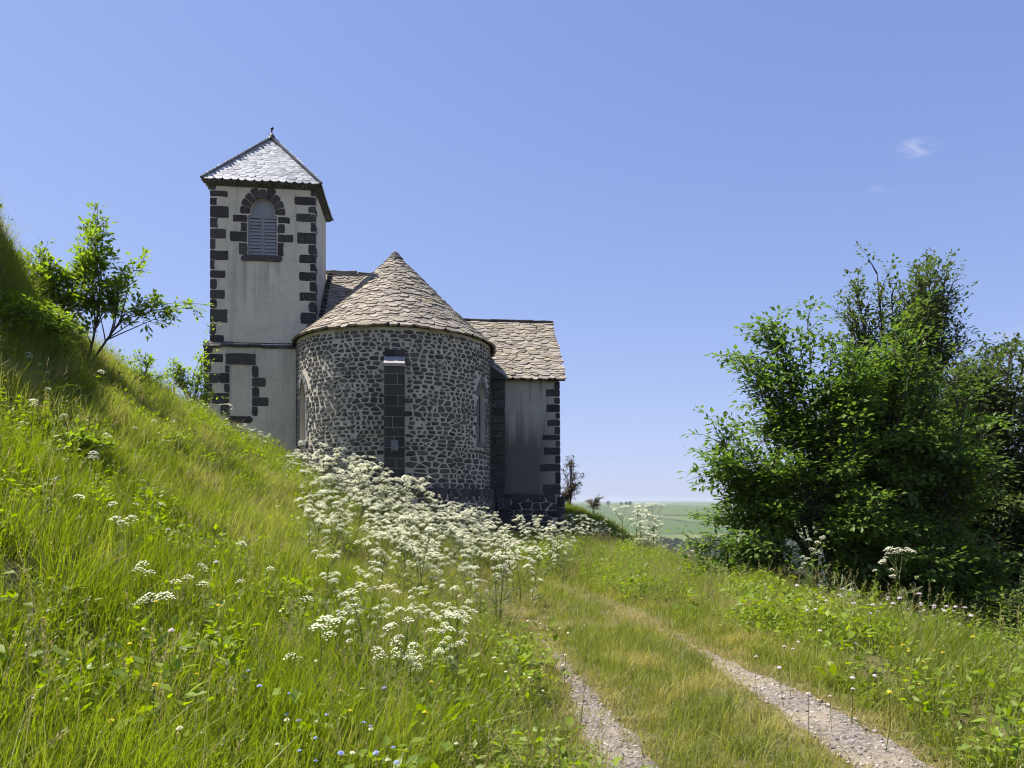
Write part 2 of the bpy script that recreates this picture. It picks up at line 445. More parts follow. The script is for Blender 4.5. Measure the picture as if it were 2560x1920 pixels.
# ------------------------------------------------------------------ terrain
CP = np.array([
    # open ground beside and along the track
    (0, 0, 0), (2.5, 0, 0), (5, 0, -.05), (1.5, 5, 0), (4, 5, 0.02), (5.2, 7.5, -.12), (0.8, 5, 0), (1.2, 10, 0), (4, 10, 0),
    (5.1, 12, -.15), (0.2, 15, 0.02), (3, 15, 0), (4.9, 17, -.15), (0, 20, .12), (3, 20, 0.02), (4.6, 22, -.2), (3.4, 26, -.05),
    (0.5, 25, .18), (2.5, 30, .15), (-.5, 26, .25), (6.4, 7.5, -.9), (6.4, 13, -1.0), (6.3, 18, -1.0), (6.2, 24, -1.2), (6.4, 1, -.8),
    # bank on the left
    (-1.0, 5, .10), (-2.5, 5, .58), (-4, 5, 1.38), (-5.5, 5, 2.3), (-7.5, 5, 3.7), (-2.5, 1, .5), (-6, 1, 2.4), (-10, 2, 5.4), (-1, 1, .1),
    (-1.2, 10, .12), (-2.4, 10, .45), (-4, 10, 1.25), (-5.6, 10, 2.3), (-6.9, 10, 3.3), (-6.2, 12, 2.75), (-7.2, 12, 3.55),
    (-1.5, 15, .22), (-4, 15, 1.20), (-6, 15, 2.45), (-7.2, 14.5, 3.4), (-1.5, 20, .30), (-4, 20, 1.05), (-6, 20, 2.2),
    # the steep shoulder at the far left
    (-7.6, 11, 3.85), (-8.1, 11.3, 5.3), (-8.45, 12, 6.35), (-7.95, 12.5, 4.05), (-8.55, 13.1, 5.35), (-7.8, 9.5, 4.2), (-8.4, 10.2, 6.2),
    # its crest
    (-8.2, 14.5, 4.3), (-8.37, 16, 4.25), (-8.25, 17, 4.05), (-7.96, 18.5, 3.55), (-7.6, 20, 3.2), (-7.18, 21, 2.9), (-6.44, 22.5, 2.4), (-6.0, 23, 1.85),
    # behind the crest
    (-10, 11, 7.6), (-12.5, 11, 8.2), (-13, 6, 8.6), (-12, 17, 4.6), (-12, 21, 3.2), (-12, 26, 2.2), (-9, 25, 2.3), (-15, 32, 1.0), (-8, 36, .6), (0, 36, .8), (-7, 26.5, 1.6),
    (-4.5, 22.6, .75), (-2, 22.8, .35), (-3.4, 21.5, .6),
    # bank beyond the annex
    (2.8, 33, 1.05), (3.6, 32, .7), (5.0, 32, -.1), (5, 37, -.4), (6.2, 30, -1.2), (2.4, 36, 1.15),
], float)
def tps_fit(P):
    n = len(P); X = P[:, :2]
    r = np.linalg.norm(X[:, None] - X[None], axis=2)
    K = np.where(r > 0, r * r * np.log(np.maximum(r, 1e-9)), 0) + 0.06 * np.eye(n)
    Q = np.hstack([np.ones((n, 1)), X])
    A = np.block([[K, Q], [Q.T, np.zeros((3, 3))]])
    w = np.linalg.solve(A, np.concatenate([P[:, 2], np.zeros(3)]))
    return w
TW_ = tps_fit(CP)
def tps(x, y):
    x = np.asarray(x, float).ravel(); y = np.asarray(y, float).ravel()
    out = np.empty_like(x)
    for i in range(0, len(x), 20000):
        d = np.hypot(x[i:i + 20000, None] - CP[None, :, 0], y[i:i + 20000, None] - CP[None, :, 1])
        U = np.where(d > 0, d * d * np.log(np.maximum(d, 1e-9)), 0)
        out[i:i + 20000] = U @ TW_[:-3] + TW_[-3] + TW_[-2] * x[i:i + 20000] + TW_[-1] * y[i:i + 20000]
    return out
def terrain(x, y):
    shp = np.shape(x)
    x = np.asarray(x, float).ravel(); y = np.asarray(y, float).ravel()
    cx = np.clip(x, -15, 6.3); cy = np.clip(y, -1, 37)
    z = tps(cx, cy)
    z = z + 0.05 * np.sin(1.7 * x + 0.6 * y) * np.sin(1.3 * y - 0.5 * x) * np.clip((-x - 0.5) / 2, 0, 1)
    z = z + 0.14 * np.sin(0.9 * x + 1.9 + 0.4 * y) * np.sin(1.1 * y) * np.clip((-x - 3) / 3, 0, 1)
    z = z + 0.075 * np.sin(3.1 * x + 1.2 * y) * np.sin(2.6 * y - 1.4 * x + 1.0) * np.clip((-x - 1.5) / 2, 0, 1)
    d = np.hypot(x - cx, y - cy)
    drop = 66 * (1 - np.exp(-d / 78)) * np.clip(d / 0.6, 0, 1) ** 0.0
    zv = z * np.exp(-d / 120) - drop
    rise = 47 * smoothstep(750, 2300, y + 0.15 * x) + 4 * np.sin(x * 0.0031 + 1.3) * smoothstep(900, 2000, y) + 2.2 * np.sin(x * 0.011 + y * .004) * smoothstep(300, 900, d)
    return (zv + rise).reshape(shp)
def tz(x, y): return float(terrain(np.array([x]), np.array([y]))[0])

def axis_coords(lo, hi, fine_lo, fine_hi, step, growth):
    c = list(np.arange(fine_lo, fine_hi + 1e-6, step))
    s = step; x = c[-1]
    while x < hi: s *= growth; x += s; c.append(x)
    s = step; x = c[0]; pre = []
    while x > lo: s *= growth; x -= s; pre.append(x)
    return np.array(pre[::-1] + c)
gx = axis_coords(-6000, 6000, -12, 8, 0.25, 1.13)
gy = axis_coords(-1500, 9000, -1, 34, 0.28, 1.11)
GX, GY = np.meshgrid(gx, gy)
GZ = terrain(GX, GY)
nx, ny = len(gx), len(gy)
idx = np.arange(nx * ny).reshape(ny, nx)
F = np.stack([idx[:-1, :-1], idx[:-1, 1:], idx[1:, 1:], idx[1:, :-1]], -1).reshape(-1, 4)
ground = link('ground', mesh('ground', np.stack([GX, GY, GZ], -1).reshape(-1, 3), F, True), M['soil'])
tag(ground, kind='structure')

# wheel ruts of the track
RUT_R = np.array([(2.55, -1), (2.35, 2), (2.28, 4), (2.20, 5.2), (1.93, 6.6), (1.78, 8.5), (1.62, 10.5), (1.16, 12.3), (.62, 14.8), (-.35, 18), (-1.3, 21)])
RUT_L = np.array([(.95, -1), (.80, 2), (.71, 4), (.64, 5.2), (.52, 6.6), (.32, 8.7), (.0, 10.5), (-.52, 12.4), (-1.15, 14.8), (-2.0, 18), (-2.8, 21)])
def rut_dist(x, y):
    xr = np.interp(y, RUT_R[:, 1], RUT_R[:, 0]); xl = np.interp(y, RUT_L[:, 1], RUT_L[:, 0])
    return x - xl, x - xr
def wob(y, s): return 0.03 * np.sin(2.3 * y + s) + 0.02 * np.sin(5.1 * y + 2 * s) + 0.03 * np.sin(13 * y + 3 * s) + 0.02 * np.sin(29 * y + s)
def rut_half(y, side):
    b = 0.235 if side else 0.17
    return b * (1 - 0.9 * smoothstep(5.2, 7.4, y)) * (1 - .45 * smoothstep(9, 12, y))
rng = np.random.default_rng(7)
for side, RU in ((0, RUT_L), (1, RUT_R)):
    ys = np.arange(-0.9, 9.0, 0.12)
    xc = np.interp(ys, RU[:, 1], RU[:, 0])
    hw = rut_half(ys, side)
    cols = []
    for k in (-1.25, -.8, -.3, .3, .8, 1.25):
        xx = xc + k * hw + (wob(ys, 1 + side) if k < 0 else wob(ys, 4 + side)) * abs(k)
        zz = terrain(xx, ys) + 0.012 - (0.0 if abs(k) < 1 else 0.03)
        cols.append(np.stack([xx, ys, zz], -1))
    V = np.stack(cols, 1).reshape(-1, 3); n = 6
    I = np.arange(len(ys) * n).reshape(-1, n)
    F = np.stack([I[:-1, :-1], I[:-1, 1:], I[1:, 1:], I[1:, :-1]], -1).reshape(-1, 4)
    o = link('gravel_wheel_rut', mesh('gravel_wheel_rut', V, F, True), M['gravel'])
    tag(o, kind='structure')

# ------------------------------------------------------------------ church
TH = R(7)
CX, CY = -4.205, 26.67
church = empty('stone_church', (CX, CY, 0), TH)
tag(church, 'small stone church with grey bell tower, round rubble apse and stone slab roofs', 'church')
rnd = random.Random(11)

def plane_map(v):                       # vertical wall facing the camera side: s along the wall, d outward
    return lambda s, z, d: (s, v - d, z)
AR = 3.41                               # apse radius
HALF = AR * math.pi / 2
def cyl_map(s, z, d):
    if abs(s) <= HALF:
        a = s / AR
        return ((AR + d) * math.sin(a), -(AR + d) * math.cos(a), z)
    return (math.copysign(AR + d, s), abs(s) - HALF, z)

def slab_mesh(name, poly, mp, back=-0.02, proud=0.02, bev=0.012, dome=0.0):
    n = len(poly)
    cx = sum(p[0] for p in poly) / n; cz = sum(p[1] for p in poly) / n
    V = [mp(p[0], p[1], back) for p in poly] + [mp(p[0], p[1], proud - bev) for p in poly]
    ins = []
    for p in poly:
        dx, dz = cx - p[0], cz - p[1]; L = math.hypot(dx, dz) or 1
        k = min(bev / L, 0.4)
        ins.append((p[0] + dx * k * 1.2, p[1] + dz * k * 1.2))
    V += [mp(p[0], p[1], proud + rnd.uniform(-.1, .1) * bev) for p in ins]
    V.append(mp(cx, cz, proud + dome))
    F = []
    for r in (0, 1):
        for i in range(n):
            j = (i + 1) % n
            F.append((r * n + i, r * n + j, (r + 1) * n + j, (r + 1) * n + i))
    for i in range(n):
        F.append((2 * n + i, 2 * n + (i + 1) % n, 3 * n))
    return V, F

def slab(name, poly, mp, mat, parent, **kw):
    V, F = slab_mesh(name, poly, mp, **kw)
    return link(name, mesh(name, V, F), mat, parent)

def rough_rect(x0, z0, x1, z1, j=0.015, cut=0.03):
    """rectangle with knocked corners and uneven edges, counter-clockwise"""
    w, h = x1 - x0, z1 - z0
    c = min(cut, 0.3 * h, 0.3 * w)
    q = lambda: rnd.uniform(-j, j)
    cc = [c * rnd.choice((.35, .6, 1.0, 1.5)) for _ in range(4)]; j = j * 1.5
    P = [(x0 + cc[0], z0), (x0 + .5 * w, z0 + q()), (x1 - cc[1], z0), (x1, z0 + cc[1]), (x1 + q(), z0 + .5 * h), (x1, z1 - cc[2]),
         (x1 - cc[2], z1), (x0 + .5 * w, z1 + q()), (x0 + cc[3], z1), (x0, z1 - cc[3]), (x0 + q(), z0 + .5 * h), (x0, z0 + cc[0])]
    return P

# ---- bell tower
VT = -.05; UR = -2.812; UL = -6.382; VB = 2.95
ZS = 7.095                                   # top of lower stage
ZT = 12.60                                  # wall top
def X1(cx): return UR - (788 - (480 + .2411 * cx)) * .013626     # measured drawings of the front
def Z1(cy): return 1.6 + (1250 - (300 + .2411 * cy)) * .01409
def X2(cx): return UR - (788 - (480 + .3014 * cx)) * .013626
def Z2(cy): return 1.6 + (1250 - (650 + .3014 * cy)) * .01409

def wall_with_hole(mb, s0, s1, z0, z1, hole, mp, depth, m=0, mback=None):
    """flat wall sheet with one opening (column-wise), reveals going inwards"""
    lo, hi, fn_lo, fn_hi = hole
    xs = sorted(set([s0, lo, hi, s1] + list(np.linspace(lo, hi, 25))))
    for a, b in zip(xs[:-1], xs[1:]):
        mid = (a + b) / 2
        if lo <= mid <= hi:
            la, lb, ha, hb = fn_lo(a), fn_lo(b), fn_hi(a), fn_hi(b)
            mb.add([mp(a, z0, 0), mp(b, z0, 0), mp(b, lb, 0), mp(a, la, 0)], [(0, 1, 2, 3)], m)
            mb.add([mp(a, ha, 0), mp(b, hb, 0), mp(b, z1, 0), mp(a, z1, 0)], [(0, 1, 2, 3)], m)
            mb.add([mp(a, la, 0), mp(b, lb, 0), mp(b, lb, -depth), mp(a, la, -depth)], [(0, 1, 2, 3)], m)
            mb.add([mp(a, ha, -depth), mp(b, hb, -depth), mp(b, hb, 0), mp(a, ha, 0)], [(0, 1, 2, 3)], m)
        else:
            mb.add([mp(a, z0, 0), mp(b, z0, 0), mp(b, z1, 0), mp(a, z1, 0)], [(0, 1, 2, 3)], m)
    for e in (lo, hi):
        mb.add([mp(e, fn_lo(e), 0), mp(e, fn_hi(e), 0), mp(e, fn_hi(e), -depth), mp(e, fn_lo(e), -depth)], [(0, 1, 2, 3)], m)

# upper stage with its belfry opening
bx0, bx1 = X1(572), X1(880); bz0, bz1 = Z1(1410), Z1(992)
acx = (bx0 + bx1) / 2; arx = X1(850) - acx; atop = Z1(812); aspr = Z1(975)
def arch_hi(s):
    t = abs(s - acx) / arx
    if t >= 1: return bz1 + 0.0
    return max(bz1, aspr + (atop - aspr) * (1 - t ** 2.3) ** 0.5)
mb = MB()
wall_with_hole(mb, UL, UR, ZS - .15, ZT, (bx0, bx1, lambda s: bz0, arch_hi), plane_map(VT), 0.14)
for (a, b) in (((UR, VT), (UR, VB)), ((UR, VB), (UL, VB)), ((UL, VB), (UL, VT))):
    mb.add([(a[0], a[1], ZS - 1.5), (b[0], b[1], ZS - 1.5), (b[0], b[1], ZT), (a[0], a[1], ZT)], [(0, 1, 2, 3)])
mb.add([(UL, VT, ZT), (UR, VT, ZT), (UR, VB, ZT), (UL, VB, ZT)], [(0, 1, 2, 3)])
tower_up = mb.build('tower_upper_wall', M['plaster'], church)

QL = [(248, 672, 748), (368, 758, 818), (258, 830, 905), (380, 915, 1030), (268, 1035, 1138), (350, 1150, 1245), (243, 1250, 1360), (375, 1370, 1468)]
QL2 = [(188, 14, 92), (275, 100, 162), (203, 172, 252), (270, 260, 335), (205, 340, 412), (295, 418, 530), (195, 540, 630), (260, 633, 695)]
QR = [(1232, 690, 765), (1062, 778, 862), (1208, 875, 945), (1080, 955, 1035), (1228, 1045, 1135), (1088, 1148, 1268), (1208, 1275, 1375), (1112, 1380, 1468)]
QR2 = [(978, 20, 80), (890, 87, 160), (975, 168, 248), (890, 258, 330), (968, 338, 420), (900, 425, 518), (950, 525, 600), (900, 606, 680)]
def quoin(s0, s1, z0, z1, parent, v, side, ret=None, mat='basalt'):
    """corner stone: a knocked slab on the front and its return round the corner"""
    pr = 0.014
    poly = rough_rect(s0, z0, s1, z1, 0.014, 0.03)
    V, F = slab_mesh('quoin', poly, plane_map(v), proud=pr)
    m_ = MB(); m_.add(V, F)
    r = ret or rnd.choice((.25, .5))
    if side < 0: m_.box((s0 - pr * .8, v - pr * .55, z0 + .012), (s0 + .03, v + r, z1 - .012), bev=.006)
    else: m_.box((s1 - .03, v - pr * .55, z0 + .012), (s1 + pr * .8, v + r, z1 - .012), bev=.006)
    return m_.build('quoin', M[mat], parent)
for X, Z, L in ((X1, Z1, QL), (X2, Z2, QL2)):
    for (cx, c0, c1) in L:
        long_ = X(cx) - UL > 0.4
        quoin(UL, X(cx), Z(c1), Z(c0), tower_up, VT, -1, .25 if long_ else .5)
for X, Z, L in ((X1, Z1, QR), (X2, Z2, QR2)):
    for (cx, c0, c1) in L:
        long_ = UR - X(cx) > 0.4
        quoin(X(cx), UR, Z(c1), Z(c0), tower_up, VT, 1, .25 if long_ else .5, 'basalt_lichen')

# belfry window: voussoirs, jamb stones, sill, shutters
win = MB()
hb = [(s, arch_hi(s)) for s in np.linspace(bx0, bx1, 25)]
win.add([plane_map(VT)(s, z, -.115) for s, z in hb] + [plane_map(VT)(s, bz1 + .001, -.115) for s, z in hb],
        [(25 + i, 25 + i + 1, i + 1, i) for i in range(24)])
bel = win.build('belfry_tympanum', M['tympanum'], church)
ba = [-4, 15, 34, 55, 78, 101, 123, 143, 162, 184]
ocx, ocz = 728, 968
for i in range(9):
    a0, a1 = ba[i] + .8, ba[i + 1] - .8
    f = (1.0, 1.0, 1.0, 1.12, .96, 1.06, 1.0, 1.0, .98)[i]
    P = []
    for t in (0, .5, 1):
        a = R(a0 + (a1 - a0) * t); P.append((X1(ocx + 128 * math.cos(a)), Z1(ocz - 152 * math.sin(a))))
    for t in (1, .75, .25, 0):
        a = R(a0 + (a1 - a0) * t); k = f * (1.0 if t in (.25, .75) else .95)
        P.append((X1(ocx + 238 * k * math.cos(a)), Z1(ocz - 258 * k * math.sin(a))))
    slab('voussoir', P, plane_map(VT), M['basalt'], bel, proud=.024)
for (a, b, c, d) in ((420, 565, 997, 1066), (500, 566, 1072, 1163), (393, 566, 1167, 1272), (485, 566, 1280, 1404), (886, 1015, 1000, 1066), (886, 958, 1074, 1170), (886, 1047, 1179, 1258), (884, 948, 1266, 1404)):
    slab('jamb_stone', rough_rect(X1(a), Z1(d), X1(b), Z1(c), .014, .028), plane_map(VT), M['basalt'], bel, proud=.015)
slab('sill_stone', rough_rect(X1(505), Z1(1468), X1(930), Z1(1409), .012, .07), plane_map(VT), M['basalt_lichen'], bel, proud=.06)
fr = MB()
yb = VT + .115
for (a, b) in ((572, 591), (708, 726), (729, 746), (863, 880)):
    fr.box((X1(a) + .002, yb - .05, bz0 + .004), (X1(b) - .002, yb - .01, bz1 - .004), bev=.004)
for (a, b) in ((591, 708), (746, 863)):
    fr.box((X1(a) - .002, yb - .045, bz1 - .065), (X1(b) + .002, yb - .012, bz1 - .006))
    fr.box((X1(a) - .002, yb - .045, bz0 + .006), (X1(b) + .002, yb - .012, bz0 + .045))
fr.box((bx0 - .01, yb - .005, bz0 - .01), (bx1 + .01, yb + .02, bz1), 1)
shut = fr.build('louvre_shutter', [M['shutter'], M['iron']], church)
nsl = 11
for (a, b) in ((591, 708), (746, 863)):
    for k in range(nsl):
        zc = bz0 + .07 + (bz1 - .09 - bz0 - .045) * (k + .35) / nsl
        m_ = MB(); dz = .05; t_ = rnd.uniform(-.006, .006)
        x0, x1 = X1(a) + .004, X1(b) - .004
        P = [(yb - .055, zc - dz + t_), (yb - .012, zc + dz + t_), (yb - .004, zc + dz - .012 + t_), (yb - .047, zc - dz - .012 + t_)]
        m_.add([(x0, p[0], p[1]) for p in P] + [(x1, p[0], p[1]) for p in P], [(0, 1, 5, 4), (1, 2, 6, 5), (2, 3, 7, 6), (3, 0, 4, 7), (3, 2, 1, 0), (4, 5, 6, 7)])
        m_.build('louvre_slat', M['shutter'], shut)

# cornice
CO = .19; ZC = 12.73
cor = MB(); cor.box((UL + .02, VT + .02, ZT - .1), (UR - .02, VB - .02, ZC - .03))
cornice = cor.build('tower_cornice', M['mortar'], church)
def cornice_stone(p0, p1, n0, n1):
    """p0,p1 wall line ends, n0,n1 outward corner offsets (mitred)"""
    m_ = MB(); V = []
    for p, n in ((p0, n0), (p1, n1)):
        for (k, z) in ((-.02, ZT - .02), (.02, ZT - .02), (CO * .94, ZC - .06), (CO, ZC - .05), (CO, ZC), (-.02, ZC)):
            V.append((p[0] + n[0] * k, p[1] + n[1] * k, z))
    Fc = [(i, (i + 1) % 6, 6 + (i + 1) % 6, 6 + i) for i in range(6)] + [tuple(range(5, -1, -1)), tuple(range(6, 12))]
    m_.add(V, Fc)
    return m_.build('cornice_stone', M['basalt_lichen'], cornice)
sides = [((UL, VT), (UR, VT), (0, -1), [0, .145, .28, .48, .60, .72, .86, 1]), ((UR, VT), (UR, VB), (1, 0), [0, .2, .42, .6, .8, 1]),
         ((UR, VB), (UL, VB), (0, 1), [0, .3, .6, 1]), ((UL, VB), (UL, VT), (-1, 0), [0, .25, .5, .75, 1])]
for i, (p, q, n, cuts) in enumerate(sides):
    nprev = sides[i - 1][2]; nnext = sides[(i + 1) % 4][2]
    L = math.hypot(q[0] - p[0], q[1] - p[1])
    for j, (a, b) in enumerate(zip(cuts[:-1], cuts[1:])):
        g = .012 / L
        pa = (p[0] + (q[0] - p[0]) * (a + g), p[1] + (q[1] - p[1]) * (a + g)); pb = (p[0] + (q[0] - p[0]) * (b - g), p[1] + (q[1] - p[1]) * (b - g))
        na = n if a > 0 else (n[0] + nprev[0], n[1] + nprev[1])
        nb = n if b < 1 else (n[0] + nnext[0], n[1] + nnext[1])
        cornice_stone(pa, pb, na, nb)

# lower stage
VL = VT - .13; UL2 = UL - .17; ZB = -.3
dx0, dx1 = X2(320), X2(500); dz0, dz1 = Z2(1300), Z2(880)
mb = MB()
wall_with_hole(mb, UL2, UR + .02, ZB, ZS - .13, (dx0, dx1, lambda s: dz0, lambda s: dz1), plane_map(VL), .05)
mb.add([plane_map(VL)(dx0, dz0, -.05), plane_map(VL)(dx1, dz0, -.05), plane_map(VL)(dx1, dz1, -.05), plane_map(VL)(dx0, dz1, -.05)], [(0, 1, 2, 3)])
for (a, b) in (((UR + .02, VL), (UR + .02, VB + .1)), ((UR + .02, VB + .1), (UL2, VB + .1)), ((UL2, VB + .1), (UL2, VL))):
    mb.add([(a[0], a[1], ZB), (b[0], b[1], ZB), (b[0], b[1], ZS - .13), (a[0], a[1], ZS - .13)], [(0, 1, 2, 3)])
tower_lo = mb.build('tower_lower_wall', M['plaster'], church)
LQ = [(262, 795, 862), (165, 870, 944), (232, 952, 1031), (178, 1038, 1108), (170, 1115, 1200), (150, 1208, 1290), (220, 1298, 1380), (160, 1388, 1470), (178, 715, 786)]
for (cx, c0, c1) in LQ:
    quoin(UL2, X2(cx), Z2(c1), Z2(c0), tower_lo, VL, -1)
dr = MB(); dr.box((dx0 + .006, VL + .02, dz0 + .006), (dx1 - .006, VL + .048, dz1 - .006), bev=.004)
door = dr.build('blocked_doorway_infill', M['plaster'], church)
slab('lintel', rough_rect(X2(285), Z2(878), X2(532), Z2(788), .015, .04), plane_map(VL), M['basalt'], door, proud=.03)
for (a, b, c, d) in ((280, 318, 886, 945), (238, 317, 949, 1031), (275, 316, 1036, 1108), (174, 316, 1114, 1200), (246, 316, 1206, 1298), (504, 555, 886, 975), (504, 612, 982, 1055), (504, 560, 1062, 1139), (504, 637, 1145, 1216), (504, 548, 1221, 1298)):
    slab('jamb_stone', rough_rect(X2(a), Z2(d), X2(b), Z2(c), .012, .035), plane_map(VL), M['basalt'], door, proud=.026)
slab('sill_stone', rough_rect(X2(305), Z2(1355), X2(505), Z2(1301), .012, .05), plane_map(VL), M['basalt_lichen'], door, proud=.05)
# weathered string course between the stages
scm = MB(); scm.box((UL2 + .01, VL + .02, ZS - .16), (UR, VB + .08, ZS - .02))
strc = scm.build('string_course', M['mortar'], church)
u = UL2 - .03
while u < UR - .05:
    w = rnd.uniform(.32, .7); e = min(u + w, UR + .02)
    m_ = MB(); zt = ZS + rnd.uniform(-.02, .02); zb = ZS - .15 - rnd.uniform(0, .05)
    vo = VL - .05 - rnd.uniform(0, .02)
    P = [(VT + .03, zt + .05), (VT - .004, zt + .05), (vo, zb + .06), (vo, zb), (VT + .03, zb)]
    g = .006
    m_.add([(u + g, p[0], p[1]) for p in P] + [(e - g, p[0], p[1]) for p in P], [(i, i + 5, (i + 1) % 5 + 5, (i + 1) % 5) for i in range(5)] + [(0, 1, 2, 3, 4), (9, 8, 7, 6, 5)])
    m_.build('string_course_stone', M['basalt_lichen'], strc)
    u = e
# ---- roof slates
def slate_meshes(name, n, point, thick, seed, rag=.05):
    out = []; q = random.Random(seed)
    for i in range(n):
        J = lambda k=rag: q.uniform(-k, k)
        b = point
        P = [(-.5, 1.0), (-.5 + J(), .42 * b + .25 + J()), (-.40 + J(), .22 * b + .03 + J()), (-.2 + J(), .05 * b + J(rag * .6)), (J(), 0), (.2 + J(), .05 * b + J(rag * .6)), (.40 + J(), .22 * b + .03 + J()), (.5 + J(), .42 * b + .25 + J()), (.5, 1.0)]
        V = [(x, y, thick * (1 - .75 * y)) for x, y in P] + [(x * .985, y + .01, -.012) for x, y in P]
        V.append((0, .5, thick * .72))
        k = len(P)
        Fs = [(j + 1, j, 2 * k) for j in range(k - 1)] + [(0, k - 1, 2 * k)]
        Fs += [(j, j + 1, k + j + 1, k + j) for j in range(k - 1)] + [tuple(range(k, 2 * k))]
        me = mesh(name, V, Fs)
        out.append(me)
    return out
LZ = slate_meshes('slate', 18, .52, .05, 3, .10)
for me in LZ: me.materials.append(M['lauze'])
FS = slate_meshes('slate', 8, .95, .016, 5, .025)
for me in FS: me.materials.append(M['slate'])

def place_slates(items, meshes, parent, keep, name='slate', view_key=None):
    """items: (matrix, visible size); the largest become parts, the others one joined part"""
    items.sort(key=lambda t: -t[1])
    rest = MB()
    for i, (mat4, k) in enumerate(items):
        me = meshes[rnd.randrange(len(meshes))]
        if i < keep and k > 0:
            o = bpy.data.objects.new(name, me); COL.objects.link(o); o.parent = parent
            o.matrix_local = mat4
        else:
            rest.add([mat4 @ v.co for v in me.vertices], [tuple(p.vertices) for p in me.polygons])
    if rest.V:
        o = rest.build(name, meshes[0].materials[0], parent); tag(o, kind='stuff')

camL = Matrix.Translation((CX, CY, 0)) @ Matrix.Rotation(TH, 4, 'Z')
camL = camL.inverted() @ Vector((0, 0, 1.6))       # photographer's place in church coordinates, for choosing which slates show largest
def shown(p, n, area):
    d = camL - p
    return area * max(0.0, n.dot(d.normalized())) / d.length_squared * 1e4

def frame(p, right, up, nrm, sx, sy, sz=1.0):
    m4 = Matrix.Identity(4)
    for i in range(3):
        m4[i][0] = right[i] * sx; m4[i][1] = up[i] * sy; m4[i][2] = nrm[i] * sz; m4[i][3] = p[i]
    return m4

def roof_face(a, b, c, d, row, sw, over, lift=.012, jit=.2, edge=.32):
    """items for a planar roof: a,b eave ends (left to right seen from outside), c,d top ends above b,a"""
    a, b, c, d = map(Vector, (a, b, c, d))
    nrm = (b - a).cross(d - a)
    if nrm.length < 1e-6: nrm = (b - a).cross(c - a)
    nrm.normalize()
    if nrm.z < 0: nrm = -nrm
    right = (b - a).normalized(); up = nrm.cross(right)
    H = ((d + c) / 2 - (a + b) / 2).dot(up)
    items = []; nrow = max(1, int(H / row))
    for r in range(nrow):
        y = r * row; t = y / H
        l = a.lerp(d, t); rr = b.lerp(c, t)
        w = (rr - l).dot(right)
        if w < sw * .4: continue
        x = -rnd.uniform(0, sw)
        while x < w:
            ww = sw * rnd.uniform(1 - jit, 1 + jit)
            xc = min(max(x + ww / 2, ww * edge), w - ww * edge)
            p = l + right * xc + up * (rnd.uniform(-.2, .2) * row * min(1, jit * 4) - over * (r == 0)) + nrm * lift
            ang = rnd.uniform(-.09, .09) * jit * 4
            r2 = right * math.cos(ang) + up * math.sin(ang); u2 = up * math.cos(ang) - right * math.sin(ang)
            items.append((frame(p, r2, u2, nrm, ww * 1.04, row * rnd.uniform(1.75, 2.1), rnd.uniform(.75, 1.35)), shown(p, nrm, ww * row)))
            x += ww
    return items

# tower roof: four sides
AP = Vector(((UL + UR) / 2, (VT + VB) / 2, 15.05))
E = CO + .03
ev = [Vector((UL - E, VT - E, ZC + .012)), Vector((UR + E, VT - E, ZC + .012)), Vector((UR + E, VB + E, ZC + .012)), Vector((UL - E, VB + E, ZC + .012))]
m_ = MB(); m_.add(ev + [AP], [(0, 1, 4), (1, 2, 4), (2, 3, 4), (3, 0, 4), (3, 2, 1, 0)])
troof = m_.build('tower_roof', M['underlay'], church)
for i in range(4):
    it = roof_face(ev[i], ev[(i + 1) % 4], AP, AP, .145, .27, .05, .012, .14, .52)
    place_slates(it, FS, troof, 300 if i in (0,) else 0)
for i in range(4):
    m_ = MB(); m_.tube([ev[i] + (ev[i] - AP).normalized() * .05 + Vector((0, 0, .045)), AP + Vector((0, 0, .06))], [.05, .045], 6); m_.build('hip_flashing', M['slate_dark'], troof)
m_ = MB()
m_.tube([AP + Vector((0, 0, -.1)), AP + Vector((0, 0, .07)), AP + Vector((0, 0, .16)), AP + Vector((0, 0, .18)), AP + Vector((0, 0, .33)), AP + Vector((0, 0, .345)), AP + Vector((.03, 0, .40)), AP + Vector((.02, 0, .44))], [.16, .12, .05, .03, .026, .055, .05, .02], 10)
m_.build('roof_finial', M['iron'], troof, True)

# ---- nave roof and walls behind the apse
RV = 3.5
NZ, NE, NEZ = 10.68, .55, 7.95
NU0, NU1 = UR + .0, .35
m_ = MB()
for (z0, z1) in ((ZB, NEZ + .1),):
    m_.box((NU0 + .03, .8, z0), (NU1 - .05, 2 * RV - .8, z1))
m_.add([(NU1 - .05, .8, NEZ + .1), (NU1 - .05, 2 * RV - .8, NEZ + .1), (NU1 - .05, RV, NZ - .12)], [(0, 1, 2)])
nave = m_.build('nave_wall', M['plaster'], church)
m_ = MB()
A = [(NU0, NE, NEZ), (NU1, NE, NEZ), (NU1, RV, NZ), (NU0, RV, NZ), (NU0, 2 * RV - NE, NEZ), (NU1, 2 * RV - NE, NEZ)]
m_.add(A, [(0, 1, 2, 3), (3, 2, 5, 4)])
nroof = m_.build('nave_roof', M['underlay'], church)
place_slates(roof_face(A[0], A[1], A[2], A[3], .125, .33, .06, .012, .42), LZ, nroof, 300)
place_slates(roof_face(A[5], A[4], A[3], A[2], .2, .4, .06, .012, .3), LZ, nroof, 0)
u = NU0
while u < NU1 - .05:
    e = min(u + rnd.uniform(.5, .9), NU1)
    m_ = MB(); m_.tube([(u + .004, RV, NZ + .0), (e - .004, RV, NZ + rnd.uniform(-.01, .01))], [.10, .095], 8); m_.build('ridge_slab', M['lauze'], nroof); u = e
